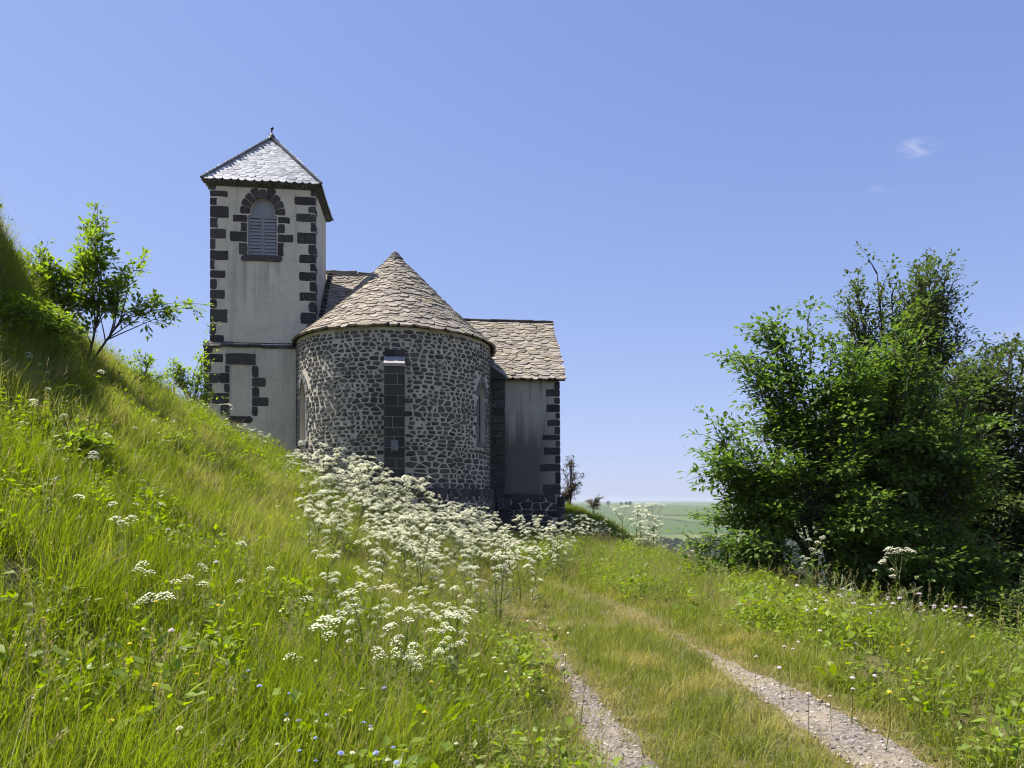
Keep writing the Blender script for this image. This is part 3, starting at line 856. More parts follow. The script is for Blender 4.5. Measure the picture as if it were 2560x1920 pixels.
# stepped flashing stones against the tower
for k in range(12):
    t = (k + .5) / 12; v = NE + .3 + (RV - NE - .3) * t; z = NEZ + (NZ - NEZ) * (v - NE) / (RV - NE)
    m_ = MB(); m_.box((NU0 + .02, v - .11, z + .03), (NU0 + .2, v + .11, z + .13 + rnd.uniform(0, .03)), bev=.02); m_.build('abutment_stone', M['basalt_lichen'], nroof)

# ---- apse wall
AZT = 7.02; AZP = 1.80; WPHI = R(62)
SW = AR * WPHI; WH = .29; WZ0, WZS, WZ1 = 3.58, 5.02, 5.66
def lancet(ds):
    t = abs(ds) / WH
    if t >= 1: return WZS
    # two arcs meeting in a point
    rad = WH * (1 + ((WZ1 - WZS) / WH) ** 2) / 2
    x = abs(ds) + (rad - WH)
    return WZS + math.sqrt(max(0, rad * rad - x * x))
mb = MB()
segs = sorted(set([round(x, 4) for x in np.linspace(-HALF - .9, HALF + .9, 100)] + [round(sg * SW + d, 4) for sg in (-1, 1) for d in np.linspace(-WH, WH, 17)]))
for a, b in zip(segs[:-1], segs[1:]):
    mid = (a + b) / 2; hit = None
    for sg in (-1, 1):
        if abs(mid - sg * SW) < WH: hit = sg
    def q(za, zb, zc, zd, d0=0, d1=0): mb.add([cyl_map(a, za, d0), cyl_map(b, zb, d0), cyl_map(b, zc, d1), cyl_map(a, zd, d1)], [(0, 1, 2, 3)])
    if hit is None: q(AZP - .3, AZP - .3, AZT + .1, AZT + .1)
    else:
        ha, hb_ = lancet(a - hit * SW), lancet(b - hit * SW)
        q(AZP - .3, AZP - .3, WZ0, WZ0); q(ha, hb_, AZT + .1, AZT + .1)
        q(WZ0, WZ0, WZ0 + .04, WZ0 + .04, 0, -.22)
        q(ha, hb_, hb_, ha, -.22, 0)
for sg in (-1, 1):
    for e in (-WH, WH):
        s = sg * SW + e
        mb.add([cyl_map(s, WZ0, 0), cyl_map(s, WZS, 0), cyl_map(s, WZS, -.22), cyl_map(s, WZ0, -.22)], [(0, 1, 2, 3)])
apse = mb.build('apse_wall', M['mortar'], church)
# plinth
mb = MB()
for a, b in zip(segs[:-1], segs[1:]):
    for (d0, z0, d1, z1) in ((.13, -.4, .10, AZP - .1), (.10, AZP - .1, .07, AZP), (.07, AZP, -.05, AZP + .04)):
        mb.add([cyl_map(a, z0, d0), cyl_map(b, z0, d0), cyl_map(b, z1, d1), cyl_map(a, z1, d1)], [(0, 1, 2, 3)])
plinth = mb.build('apse_plinth', M['mortar'], church)

# irregular stone fields by clipped cells
def cells(x0, x1, z0, z1, row, wid, gap, seed, zs=1.0, ok=None, size=lambda x, z: 1.0):
    q = random.Random(seed); P = []
    z = z0
    while z < z1:
        h = row * q.choice((.7, .85, 1.0, 1.15, 1.4)) * size((x0 + x1) / 2, z)
        x = x0 + q.uniform(-.3, .1)
        while x < x1:
            w = wid * q.choice((.35, .5, .7, .9, 1.1, 1.4, 1.9)) * size(x, z) * q.uniform(.85, 1.15)
            P.append((x + w / 2, z + h / 2 + q.uniform(-.2, .2) * h)); x += w
        z += h
    P = np.array(P); S = np.array([1.0, 2.25])
    Q = P * S
    out = []
    for i in range(len(P)):
        if ok and not ok(*P[i]): continue
        d = np.hypot(*(Q - Q[i]).T)
        nb = np.argsort(d)[1:18]
        poly = [(-.5, -.45), (.5, -.45), (.5, .45), (-.5, .45)]; gk = q.choice((.6, .9, 1.0, 1.3, 1.7))
        for j in nb:
            m = (Q[j] - Q[i]) / 2; L = math.hypot(*m)
            if L > .8: break
            n = m / L; lim = L - gap * gk * q.uniform(.6, 1.3) * .65
            new = []
            for k in range(len(poly)):
                p, r = poly[k], poly[(k + 1) % len(poly)]
                dp = p[0] * n[0] + p[1] * n[1] - lim; dr_ = r[0] * n[0] + r[1] * n[1] - lim
                if dp <= 0: new.append(p)
                if dp * dr_ < 0:
                    t = dp / (dp - dr_); new.append((p[0] + (r[0] - p[0]) * t, p[1] + (r[1] - p[1]) * t))
            poly = new
            if len(poly) < 3: break
        if len(poly) < 3: continue
        # knock the corners off
        sm = []
        for k in range(len(poly)):
            p, r = poly[k], poly[(k + 1) % len(poly)]
            e = math.hypot(r[0] - p[0], r[1] - p[1])
            if e < .025: 
                sm.append(((p[0] + r[0]) / 2, (p[1] + r[1]) / 2)); continue
            c = q.uniform(.07, .22)
            sm.append((p[0] + (r[0] - p[0]) * c, p[1] + (r[1] - p[1]) * c)); sm.append((r[0] + (p[0] - r[0]) * c, r[1] + (p[1] - r[1]) * c))
        poly = [(P[i][0] + x / S[0], P[i][1] + y / S[1]) for x, y in sm]
        A_ = .5 * abs(sum(poly[k][0] * poly[(k + 1) % len(poly)][1] - poly[(k + 1) % len(poly)][0] * poly[k][1] for k in range(len(poly))))
        if A_ > .0022: out.append((poly, A_, P[i]))
    return out
def near_win(s, z, m):
    for sg in (-1, 1):
        ds = abs(s - sg * SW)
        if WZ0 - .2 - m < z < WZ1 + .2 + m and ds < WH + .22 + m: return True
    return False
BW = .31                                   # half width of the axial buttress
def ok_apse(s, z): return not near_win(s, z, .02) and not (abs(s - .1) < BW + .03 and z < 6.1) and z < AZT - .03
def place_stones(st, mp, parent, mat, keep, proud=(.012, .035), name='rubble_stone'):
    def key(t):
        p = Vector(mp(t[2][0], t[2][1], 0)); p2 = Vector(mp(t[2][0], t[2][1], .1)); return shown(p, (p2 - p).normalized(), t[1])
    st = sorted(st, key=lambda t: -key(t)); rest = MB()
    for i, (poly, A_, c) in enumerate(st):
        pr = rnd.uniform(*proud)
        V, Fs = slab_mesh(name, poly, mp, -.02, pr, min(.02, .12 * math.sqrt(A_)), rnd.uniform(.0, .012))
        if i < keep and key((poly, A_, c)) > 0: link(name, mesh(name, V, Fs), mat, parent)
        else: rest.add(V, Fs)
    if rest.V: tag(rest.build(name, mat, parent), kind='stuff')
def size_apse(s, z): return (.82 + .18 * math.sin(1.9 * s + 1.3 * z) * math.sin(2.3 * z - 1.1 * s + 1) + .10 * math.sin(5 * s + 3 * z)) + .42 * max(0, min(1, (4.0 - z) / 2.4)) * (1.0 if s > -1.5 else .6)
place_stones(cells(-HALF - .9, HALF + 1.2, AZP + .03, AZT + .05, .165, .28, .056, 21, ok=ok_apse, size=size_apse), cyl_map, apse, M['rubble'], 300)
def plinth_map(s, z, d):
    k = .13 + (.10 - .13) * (z + .4) / (AZP + .3)
    return cyl_map(s, z, d + k)
place_stones(cells(-HALF - .3, HALF + .8, -.2, AZP - .12, .24, .38, .05, 23, ok=lambda s, z: abs(s - .1) > BW + .1), plinth_map, plinth, M['rubble'], 90)
place_stones(cells(-HALF - .3, HALF + .8, AZP - .1, AZP - .01, .1, .45, .03, 24, ok=lambda s, z: abs(s - .1) > BW + .1), lambda s, z, d: cyl_map(s, z, d + .085), plinth, M['basalt_lichen'], 40, name='plinth_coping_stone')

# lancet windows
for sg in (-1, 1):
    c = sg * SW
    m_ = MB()
    xs = np.linspace(-WH, WH, 17)
    for a, b in zip(xs[:-1], xs[1:]):
        m_.add([cyl_map(c + a, WZ0, -.2), cyl_map(c + b, WZ0, -.2), cyl_map(c + b, lancet(b), -.2), cyl_map(c + a, lancet(a), -.2)], [(0, 1, 2, 3)])
    w = m_.build('lancet_window', M['glass'], church)
    def bar(s0, z0, s1, z1, r=.012):
        m2 = MB(); n = 5
        m2.tube([cyl_map(c + s0 + (s1 - s0) * k / n, z0 + (z1 - z0) * k / n, -.185) for k in range(n + 1)], [r] * (n + 1), 5); m2.build('glazing_bar', M['lead'], w)
    bar(0, WZ0, 0, WZ1 - .02, .014)
    for z in (4.05, 4.55, 5.05): bar(-WH + .01, z, WH - .01, z)
    for s_ in (-.14, .14): bar(s_, WZ0, s_, lancet(s_) - .01, .008)
    m2 = MB(); fr_ = [(-WH + .012, WZ0 + .02)] + [(x * .96, lancet(x) - .012) for x in np.linspace(-WH, WH, 13)] + [(WH - .012, WZ0 + .02)]
    m2.tube([cyl_map(c + s_, z, -.18) for s_, z in fr_], [.02] * len(fr_), 5); m2.build('window_frame', M['lead'], w)
    z = WZ0; k = 0
    while z < WZS - .05:
        h = min(rnd.uniform(.26, .36), WZS - z)
        if WZS - z - h < .12: h = WZS - z
        for side in (-1, 1):
            ww = .20 if (k + (side > 0)) % 2 else .12
            s0, s1 = (c - WH - ww, c - WH - .001) if side < 0 else (c + WH + .001, c + WH + ww)
            slab('jamb_stone', rough_rect(s0, z + .006, s1, z + h - .006, .006, .012), cyl_map, M['dressed'], w, proud=.03)
        z += h; k += 1
    for side in (-1, 1):
        ts = [0, .33, .66, 1]
        for t0, t1 in zip(ts[:-1], ts[1:]):
            P = []
            inner = lambda t: (WH * (1 - t), lancet(WH * (1 - t)))
            def outer(t):
                x, zz = inner(t); nxv, nzv = (1 - t) * .9 + .15, t * .9 + .25; L = math.hypot(nxv, nzv); return (x + .19 * nxv / L, zz + .19 * nzv / L)
            pts = [inner(t0 + .015), inner((t0 + t1) / 2), inner(t1 - (.005 if t1 == 1 else .015))]
            pto = [outer(t1 - .02), outer((t0 + t1) / 2), outer(t0 + .015)]
            if t1 == 1: pto[0] = (.004, WZ1 + .24); pts[2] = (.004, WZ1)
            P = [(c + side * x, zz) for x, zz in pts + pto]
            if side > 0: P = P[::-1]
            slab('voussoir', P, cyl_map, M['dressed'], w, proud=.03)
    slab('sill_stone', rough_rect(c - WH - .14, WZ0 - .17, c + WH + .14, WZ0 - .004, .006, .02), cyl_map, M['dressed'], w, proud=.06)

# axial buttress of dressed blocks
bu = .1
m_ = MB(); VF = -AR - .58
m_.box((bu - BW + .012, VF + .012, -.4), (bu + BW - .012, -AR + .2, 5.70))
butt = m_.build('apse_buttress', M['mortar'], church)
z = -.35; k = 0
while z < 5.66:
    h = rnd.choice((.27, .30, .33, .34)); h = min(h, 5.70 - z)
    if 5.70 - z - h < .1: h = 5.70 - z
    cuts = [(-BW, BW)] if k % 2 == 0 else [(-BW, rnd.uniform(-.12, .12)), None]
    if cuts[-1] is None: cuts[-1] = (cuts[0][1], BW)
    for (a, b) in cuts:
        m_ = MB(); g = .006; e = rnd.uniform(0, .008)
        m_.box((bu + a + (g if a > -BW else 0), VF - e, z + g), (bu + b - (g if b < BW else 0), -AR + .12, z + h - g), bev=.01)
        m_.build('buttress_block', M['basalt_lichen'] if z < 4.0 else M['basalt'], butt)
    z += h; k += 1
m_ = MB()
P = [(VF - .05, 5.71), (VF - .05, 5.80), (-AR + .05, 6.16), (-AR + .05, 5.71)]
m_.add([(bu - BW - .01, *p) for p in P] + [(bu + BW + .01, *p) for p in P], [(0, 1, 5, 4), (1, 2, 6, 5), (2, 3, 7, 6), (3, 0, 4, 7), (3, 2, 1, 0), (4, 5, 6, 7)])
m_.build('buttress_cap', M['weathered_slab'], butt)
for a, b in ((-BW, -.02), (-.01, BW)):
    m_ = MB(); m_.box((bu + a, -AR - .07, 6.12), (bu + b, -AR + .05, 6.33), bev=.02); m_.build('buttress_block', M['basalt_lichen'], butt)
m_ = MB(); m_.box((bu - .1, VF - .035, 3.12), (bu + .13, VF - .01, 3.44), bev=.006); m_.build('plaque', M['plaque'], butt)

# corner buttress between apse and annex
m_ = MB(); m_.box((3.2, -.30, -.4), (3.90, .7, 5.95))
cb = m_.build('corner_buttress', M['basalt_lichen'], church)
z = 1.7; k = 0
while z < 5.9:
    h = min(rnd.uniform(.26, .38), 5.95 - z)
    cut = rnd.uniform(3.5, 3.7)
    for (a, b) in (((3.26, 3.94),) if k % 2 else ((3.26, cut), (cut, 3.94))):
        m_ = MB(); e = rnd.uniform(0, .025); m_.box((a + .006, -.33 - e, z + .006), (b - .006 + (e if b > 3.9 else 0), .68, z + h - .006), bev=.018)
        m_.build('buttress_block', M['basalt_lichen'], cb)
    z += h; k += 1
m_ = MB(); P = [(3.26, 5.97), (3.98, 5.97), (3.98, 6.06), (3.26, 6.55)]
m_.add([(p[0], -.38, p[1]) for p in P] + [(p[0], .68, p[1]) for p in P], [(0, 1, 2, 3), (7, 6, 5, 4), (1, 0, 4, 5), (2, 1, 5, 6), (3, 2, 6, 7), (0, 3, 7, 4)])
m_.build('buttress_cap', M['basalt_lichen'], cb)
for k, (a, b) in enumerate(((3.2, 3.6), (3.61, 4.1))):
    for j in range(4):
        z0 = -.3 + j * .5
        m_ = MB(); m_.box((a, -.5 - rnd.uniform(0, .04), z0 + .01), (b + (rnd.uniform(0, .05) if k else 0), .6, z0 + .49), bev=.04); m_.build('plinth_stone', M['basalt_lichen'], cb)

# apse roof: cone running back into a ridge
CR = AR + .14; CZ0, CZ1 = 7.06, 10.42
def cone_prof(t):                          # t 0 eave .. 1 apex -> radius, z ; slight bell-cast at the eave
    r = CR * (1 - t); z = CZ0 + (CZ1 - CZ0) * (t - .045 * math.sin(math.pi * min(1, t * 1.15)) * (1 - t))
    return r, z
mb = MB(); NA = 48; NT_ = 10
for i in range(NA):
    a0, a1 = -math.pi / 2 + math.pi * i / NA, -math.pi / 2 + math.pi * (i + 1) / NA
    for j in range(NT_):
        (r0, z0), (r1, z1) = cone_prof(j / NT_), cone_prof((j + 1) / NT_)
        mb.add([(r0 * math.sin(a0), -r0 * math.cos(a0), z0), (r0 * math.sin(a1), -r0 * math.cos(a1), z0), (r1 * math.sin(a1), -r1 * math.cos(a1), z1), (r1 * math.sin(a0), -r1 * math.cos(a0), z1)], [(0, 1, 2, 3)])
for sg in (-1, 1):
    for j in range(NT_):
        (r0, z0), (r1, z1) = cone_prof(j / NT_), cone_prof((j + 1) / NT_)
        mb.add([(sg * r0, 0, z0), (sg * r0, 3.2, z0), (sg * r1, 3.2, z1), (sg * r1, 0, z1)], [(0, 1, 2, 3) if sg > 0 else (3, 2, 1, 0)])
mb.add([((CR) * math.sin(a), -(CR) * math.cos(a), CZ0 - .005) for a in np.linspace(-math.pi / 2, math.pi / 2, 40)], [tuple(range(39, -1, -1))])
aroof = mb.build('apse_roof', M['underlay'], church)
items = []
L = math.hypot(CR, CZ1 - CZ0); NR = 27
t = 0.0; row_i = 0
while t < .955:
    row = (.112 + .06 * (1 - t) ** 5) / L * rnd.uniform(.88, 1.14)
    r, z = cone_prof(t); r1, z1 = cone_prof(min(1, t + .03))
    sl = Vector((r1 - r, 0, z1 - z)).normalized()
    sw = .32 - .09 * t + (.10 if row_i < 3 else 0)
    back = 1.2
    arc = math.pi * r
    s = -arc / 2 - back - rnd.uniform(0, sw)
    while s < arc / 2 + back:
        w = sw * rnd.uniform(.55, 1.5); m0 = s + w / 2
        if abs(m0) <= arc / 2:
            a = m0 / max(r, .05); rad = Vector((math.sin(a), -math.cos(a), 0)); off = Vector((0, 0, 0))
        else:
            rad = Vector((math.copysign(1, m0), 0, 0)); off = Vector((0, abs(m0) - arc / 2, 0))
        right = Vector((0, 0, 1)).cross(rad)
        up = rad * sl.x + Vector((0, 0, sl.z)); nrm = rad * sl.z - Vector((0, 0, sl.x)); nrm = Vector((rad.x * sl.z, rad.y * sl.z, -sl.x))
        p = rad * r + Vector((0, 0, z)) + off + nrm * .012 + up * (rnd.uniform(-.3, .3) * row * L - (.06 if row_i == 0 else 0))
        ang = rnd.uniform(-.14, .14)
        r2 = right * math.cos(ang) + up * math.sin(ang); u2 = up * math.cos(ang) - right * math.sin(ang)
        items.append((frame(p, r2, u2, nrm, w * 1.06, row * L * rnd.uniform(1.8, 2.5), rnd.uniform(.7, 1.4)), shown(p, nrm, w * row)))
        s += w
    t += row; row_i += 1
place_slates(items, LZ, aroof, 300)
m_ = MB()
r, z = cone_prof(.93)
m_.tube([(0, 0, z - .02), (0, 0, z + .10), (0, 0, z + .2), (0, 0, z + .30), (0, .0, z + .36)], [.33, .29, .19, .12, .05], 10)
m_.build('apex_cap_stone', M['basalt_lichen'], aroof)
for k in range(4):
    m_ = MB(); m_.tube([(0, .15 + k * .75, CZ1 - .02), (0, .88 + k * .75, CZ1 - .02)], [.1, .1], 8); m_.build('ridge_slab', M['lauze'], aroof)

# ---- annex on the right
AU0, AU1, AV0 = .3, 6.10, .55; AE, AEZ, ARZ = .32, 6.12, 8.97
m_ = MB()
V = [(AU0, AV0, ZB), (AU1 + .06, AV0, ZB), (AU1 + .06, 2 * RV - AV0, ZB), (AU0, 2 * RV - AV0, ZB), (AU0, AV0, AEZ + .16), (AU1, AV0, AEZ + .16), (AU1, 2 * RV - AV0, AEZ + .16), (AU0, 2 * RV - AV0, AEZ + .16)]
m_.add(V, [(0, 1, 5, 4), (1, 2, 6, 5), (2, 3, 7, 6)])
m_.add([(AU1, AV0, AEZ + .16), (AU1, 2 * RV - AV0, AEZ + .16), (AU1, RV, ARZ - .1)], [(0, 1, 2)])
annex = m_.build('annex_wall', M['plaster_annex'], church)
AQ = [(685, 487, 540), (624, 542, 590), (685, 597, 640), (632, 645, 698), (697, 702, 742), (640, 750, 792), (690, 798, 850), (607, 855, 888), (700, 893, 935), (618, 938, 990), (700, 995, 1048), (595, 1055, 1105), (705, 1110, 1190), (622, 1195, 1262)]
for (cx, c0, c1) in AQ:
    z0, z1 = 1.6 + (1250 - (780 + .3614 * c1)) * .0152, 1.6 + (1250 - (780 + .3614 * c0)) * .0152
    edge = AU1 + .06 * (AEZ - (z0 + z1) / 2) / (AEZ - ZB)
    s0 = AU1 + (cx - 715 - 20 * (AEZ - z0) / 5) * .3614 * .0152
    quoin(s0, edge + .01, z0, z1, annex, AV0, 1, None, 'basalt_lichen')
m_ = MB(); m_.box((AU0 + 3, AV0 - .12, -.4), (AU1 + .2, AV0 + .3, 1.66)); 
apl = m_.build('annex_plinth', M['mortar'], church)
place_stones(cells(4.0, AU1 + .12, -.2, 1.62, .24, .42, .04, 31, ok=lambda s, z: s < AU1 - .12), lambda s, z, d: (s, AV0 - .12 - d, z), apl, M['basalt_lichen'], 60, (.02, .07), 'plinth_stone')
for j in range(5):
    m_ = MB(); z0 = -.3 + j * .41; m_.box((AU1 - .1, AV0 - .19, z0), (AU1 + .26 - .02 * j, AV0 + .45, z0 + .39), bev=.05); m_.build('plinth_stone', M['basalt_lichen'], apl)
m_ = MB()
RU = AU1 + .18
A = [(AU0, AE, AEZ), (RU, AE, AEZ), (RU, RV, ARZ), (AU0, RV, ARZ), (AU0, 2 * RV - AE, AEZ), (RU, 2 * RV - AE, AEZ)]
m_.add(A, [(0, 1, 2, 3), (3, 2, 5, 4)])
m_.add([(p[0], p[1], p[2] - .06) for p in A], [(3, 2, 1, 0), (4, 5, 2, 3)])
m_.add([A[1], A[2], (A[2][0], A[2][1], A[2][2] - .06), (A[1][0], A[1][1], A[1][2] - .06)], [(0, 1, 2, 3)])
annroof = m_.build('annex_roof', M['underlay'], church)
place_slates(roof_face(A[0], A[1], A[2], A[3], .15, .36, .06, .012, .42), LZ, annroof, 300)
place_slates(roof_face(A[5], A[4], A[3], A[2], .22, .42, .06, .012, .3), LZ, annroof, 0)
u = AU0 + 1.2
while u < RU - .02:
    e = min(u + rnd.uniform(.8, 1.3), RU)
    m_ = MB(); m_.tube([(u + .006, RV, ARZ + .02), (e - .006, RV, ARZ + .02 + rnd.uniform(-.012, .012))], [.095, .09], 8); m_.build('ridge_slab', M['basalt_lichen'], annroof); u = e

# ------------------------------------------------------------------ scattered growth (one mass each)
LIB = bpy.data.collections.new('growth_library')     # meshes for the scattered masses, not part of the scene
def lib_collection(name, meshes):
    c = bpy.data.collections.new(name)
    for me in meshes:
        c.objects.link(bpy.data.objects.new(name + '_piece', me))
    return c
def scatter(name, pts, rot, scl, coll, label=None):
    me = bpy.data.meshes.new(name)
    me.from_pydata(pts.tolist(), [], [])
    a = me.attributes.new('rot', 'FLOAT_VECTOR', 'POINT'); a.data.foreach_set('vector', np.asarray(rot, np.float32).ravel())
    a = me.attributes.new('scl', 'FLOAT', 'POINT'); a.data.foreach_set('value', np.asarray(scl, np.float32))
    o = link(name, me)
    ng = bpy.data.node_groups.new(name, 'GeometryNodeTree')
    ng.interface.new_socket(name='Geometry', in_out='INPUT', socket_type='NodeSocketGeometry')
    ng.interface.new_socket(name='Geometry', in_out='OUTPUT', socket_type='NodeSocketGeometry')
    N, Lk = ng.nodes, ng.links
    gi, go = N.new('NodeGroupInput'), N.new('NodeGroupOutput')
    ci = N.new('GeometryNodeCollectionInfo'); ci.inputs['Collection'].default_value = coll
    ci.inputs['Separate Children'].default_value = True; ci.inputs['Reset Children'].default_value = True
    ip = N.new('GeometryNodeInstanceOnPoints'); ip.inputs['Pick Instance'].default_value = True
    ar = N.new('GeometryNodeInputNamedAttribute'); ar.data_type = 'FLOAT_VECTOR'; ar.inputs['Name'].default_value = 'rot'
    as_ = N.new('GeometryNodeInputNamedAttribute'); as_.data_type = 'FLOAT'; as_.inputs['Name'].default_value = 'scl'
    rv = N.new('FunctionNodeRandomValue'); rv.data_type = 'INT'
    rv.inputs['Min'].default_value = 0
    for s in rv.inputs:
        if s.name == 'Max' and s.type == 'INT': s.default_value = len(coll.objects) - 1
        if s.name == 'Min' and s.type == 'INT': s.default_value = 0
    rout = [s for s in rv.outputs if s.type == 'INT'][0]
    Lk.new(gi.outputs[0], ip.inputs['Points']); Lk.new(ci.outputs[0], ip.inputs['Instance'])
    Lk.new(rout, ip.inputs['Instance Index'])
    Lk.new(ar.outputs[0], ip.inputs['Rotation']); Lk.new(as_.outputs[0], ip.inputs['Scale'])
    Lk.new(ip.outputs[0], go.inputs[0])
    md = o.modifiers.new('scatter', 'NODES'); md.node_group = ng
    tag(o, label, None, None, 'stuff')
    return o

def blade_arrays(n, radius, h0, h1, w, lean, g, nseg=3, wtip=0.0):
    a = g.uniform(0, 2 * np.pi, n); r = radius * np.sqrt(g.uniform(0, 1, n))
    bx, by = r * np.cos(a), r * np.sin(a)
    h = g.uniform(h0, h1, n); la = g.uniform(0, 2 * np.pi, n); ln = np.abs(g.normal(0, lean, n)) * h
    fa = g.uniform(0, np.pi, n); ww = w * g.uniform(.6, 1.3, n)
    ts = np.linspace(0, 1, nseg + 1)
    V = []; 
    for t in ts:
        px = bx + np.cos(la) * ln * t ** 1.8; py = by + np.sin(la) * ln * t ** 1.8
        pz = h * (t - .18 * t * t * np.clip(ln / h, 0, 1.5)) - .03
        k = ww * (1 - t ** 1.6 * (1 - wtip)) * .5
        V.append(np.stack([px - np.cos(fa) * k, py - np.sin(fa) * k, pz], -1)); V.append(np.stack([px + np.cos(fa) * k, py + np.sin(fa) * k, pz], -1))
    V = np.stack(V, 1)
    m = 2 * (nseg + 1); base = (np.arange(n) * m)[:, None]
    F = [np.concatenate([base + 2 * s, base + 2 * s + 1, base + 2 * s + 3, base + 2 * s + 2], 1) for s in range(nseg)]
    tone = np.repeat(g.uniform(0, 1, n), m)
    return V.reshape(-1, 3), np.concatenate(F), tone
def clump(name, mat, n, radius, h0, h1, w, lean, seed, **kw):
    g = np.random.default_rng(seed)
    V, Fq, tn = blade_arrays(n, radius, h0, h1, w, lean, g, **kw)
    me = mesh(name, V, Fq, True, tone=tn); me.materials.append(mat)
    return me
def leaf_arrays(P, A, Nn, Ls, wid=.3, fold=.06):
    A = A / np.linalg.norm(A, axis=1, keepdims=True)
    S = np.cross(A, Nn); S /= np.maximum(np.linalg.norm(S, axis=1, keepdims=True), 1e-6)
    U = np.cross(S, A); Ls = Ls[:, None]
    V = np.stack([P, P + A * Ls * .45 + S * Ls * wid + U * Ls * fold, P + A * Ls, P + A * Ls * .45 - S * Ls * wid + U * Ls * fold], 1).reshape(-1, 3)
    b = (np.arange(len(P)) * 4)[:, None]
    F = np.concatenate([np.concatenate([b, b + 1, b + 2], 1), np.concatenate([b, b + 2, b + 3], 1)])
    return V, F

def np_tris(name, V, T, tone, mat):
    me = bpy.data.meshes.new(name)
    me.vertices.add(len(V)); me.vertices.foreach_set('co', V.astype(np.float32).ravel())
    me.loops.add(len(T) * 3); me.loops.foreach_set('vertex_index', T.astype(np.int32).ravel())
    me.polygons.add(len(T)); me.polygons.foreach_set('loop_start', (np.arange(len(T)) * 3).astype(np.int32))
    me.polygons.foreach_set('use_smooth', np.ones(len(T), dtype=bool))
    a = me.attributes.new('tone', 'FLOAT', 'POINT'); a.data.foreach_set('value', tone.astype(np.float32))
    me.update(calc_edges=True)
    me.materials.append(mat)
    return me
def grass_field(name, label, cx, cy, hscale, per, rad, h0, h1, w, nseg, mat, lean=.45, flow=(.22, -.12)):
    """tufts at cx,cy; every blade is a tapering bent ribbon rooted on the ground"""
    g = np.random.default_rng(len(cx))
    n = len(cx) * per
    rep_ = lambda a: np.repeat(a, per)
    a = g.uniform(0, 2 * np.pi, n); r = rad * np.sqrt(g.uniform(0, 1, n))
    bx, by = rep_(cx) + r * np.cos(a), rep_(cy) + r * np.sin(a)
    bz = terrain(bx, by) - .02
    h = g.uniform(h0, h1, n) * rep_(hscale)
    la = rep_(g.uniform(0, 2 * np.pi, len(cx))) + g.normal(0, 1.3, n); ln = np.abs(g.normal(0, lean, n)) * h
    dx, dy = np.cos(la) * ln + flow[0] * h, np.sin(la) * ln + flow[1] * h
    L = np.hypot(dx, dy)
    fa = g.uniform(0, np.pi, n); ww = w * g.uniform(.55, 1.4, n)
    tone = np.clip(.55 * rep_(g.uniform(0, 1, len(cx))) + .45 * g.uniform(0, 1, n), 0, 1)
    cols = []
    ts = np.linspace(0, 1, nseg + 1)
    for t in ts[:-1]:
        px, py = bx + dx * t ** 1.8, by + dy * t ** 1.8
        pz = bz + h * (t - .22 * t * t * np.clip(L / h, 0, 1.6)); k = ww * (1 - .75 * t ** 1.5) * .5
        cols += [np.stack([px - np.cos(fa) * k, py - np.sin(fa) * k, pz], -1), np.stack([px + np.cos(fa) * k, py + np.sin(fa) * k, pz], -1)]
    cols.append(np.stack([bx + dx, by + dy, bz + h * (1 - .22 * np.clip(L / h, 0, 1.6))], -1))
    m = 2 * nseg + 1
    V = np.stack(cols, 1).reshape(-1, 3); b0 = np.arange(n) * m; T = []
    for s_ in range(nseg - 1):
        T += [np.stack([b0 + 2 * s_, b0 + 2 * s_ + 1, b0 + 2 * s_ + 3], -1), np.stack([b0 + 2 * s_, b0 + 2 * s_ + 3, b0 + 2 * s_ + 2], -1)]
    T.append(np.stack([b0 + 2 * nseg - 2, b0 + 2 * nseg - 1, b0 + 2 * nseg], -1))
    o = link(name, np_tris(name, V, np.concatenate(T), np.repeat(tone, m), mat))
    return tag(o, label, None, None, 'stuff')
def seed_stalks(seed, n=7):
    g = np.random.default_rng(seed)
    V, Fq, tn = blade_arrays(n, .15, .42, .78, .0035, .35, g, 3, .6)
    Vs = V.reshape(n, -1, 3); tip = (Vs[:, -1] + Vs[:, -2]) / 2
    dirv = tip - (Vs[:, -3] + Vs[:, -4]) / 2; dirv /= np.linalg.norm(dirv, axis=1, keepdims=True)
    k = 9; P = []; A = []
    for j in range(k):
        P.append(tip - dirv * (.012 * j) + g.normal(0, .003, (n, 3))); A.append(dirv + g.normal(0, .45, (n, 3)))
    P = np.concatenate(P); A = np.concatenate(A)
    V2, F2 = leaf_arrays(P, A, g.normal(0, 1, P.shape), np.full(len(P), .022), .22)
    n0 = len(V)
    F2 = F2 + n0
    faces = [tuple(f) for f in Fq.tolist()] + [tuple(f) for f in F2.tolist()]
    me = mesh('seed_stalk', np.concatenate([V, V2]), faces, True, tone=np.concatenate([tn, g.uniform(.3, 1, len(V2))])); me.materials.append(M['stalk'])
    return me
G_SEED = lib_collection('seed_grass', [seed_stalks(400 + i) for i in range(6)])
def herb_tuft(seed, mat, n=34, rad=.12, h=.3, L=.05, nm='herb_tuft'):
    g = np.random.default_rng(seed)
    a = g.uniform(0, 2 * np.pi, n); r = rad * np.sqrt(g.uniform(0, 1, n))
    P = np.stack([r * np.cos(a), r * np.sin(a), g.uniform(.02, h, n)], -1)
    A = np.stack([np.cos(a), np.sin(a), g.uniform(-.3, .7, n)], -1) + g.normal(0, .4, (n, 3))
    Nn = np.array([0, 0, 1.]) + g.normal(0, .4, (n, 3))
    V, F = leaf_arrays(P, A, Nn, L * g.uniform(.6, 1.4, n), .27)
    me = mesh(nm, V, F, True, tone=np.repeat(g.uniform(0, 1, n), 4)); me.materials.append(mat)
    return me
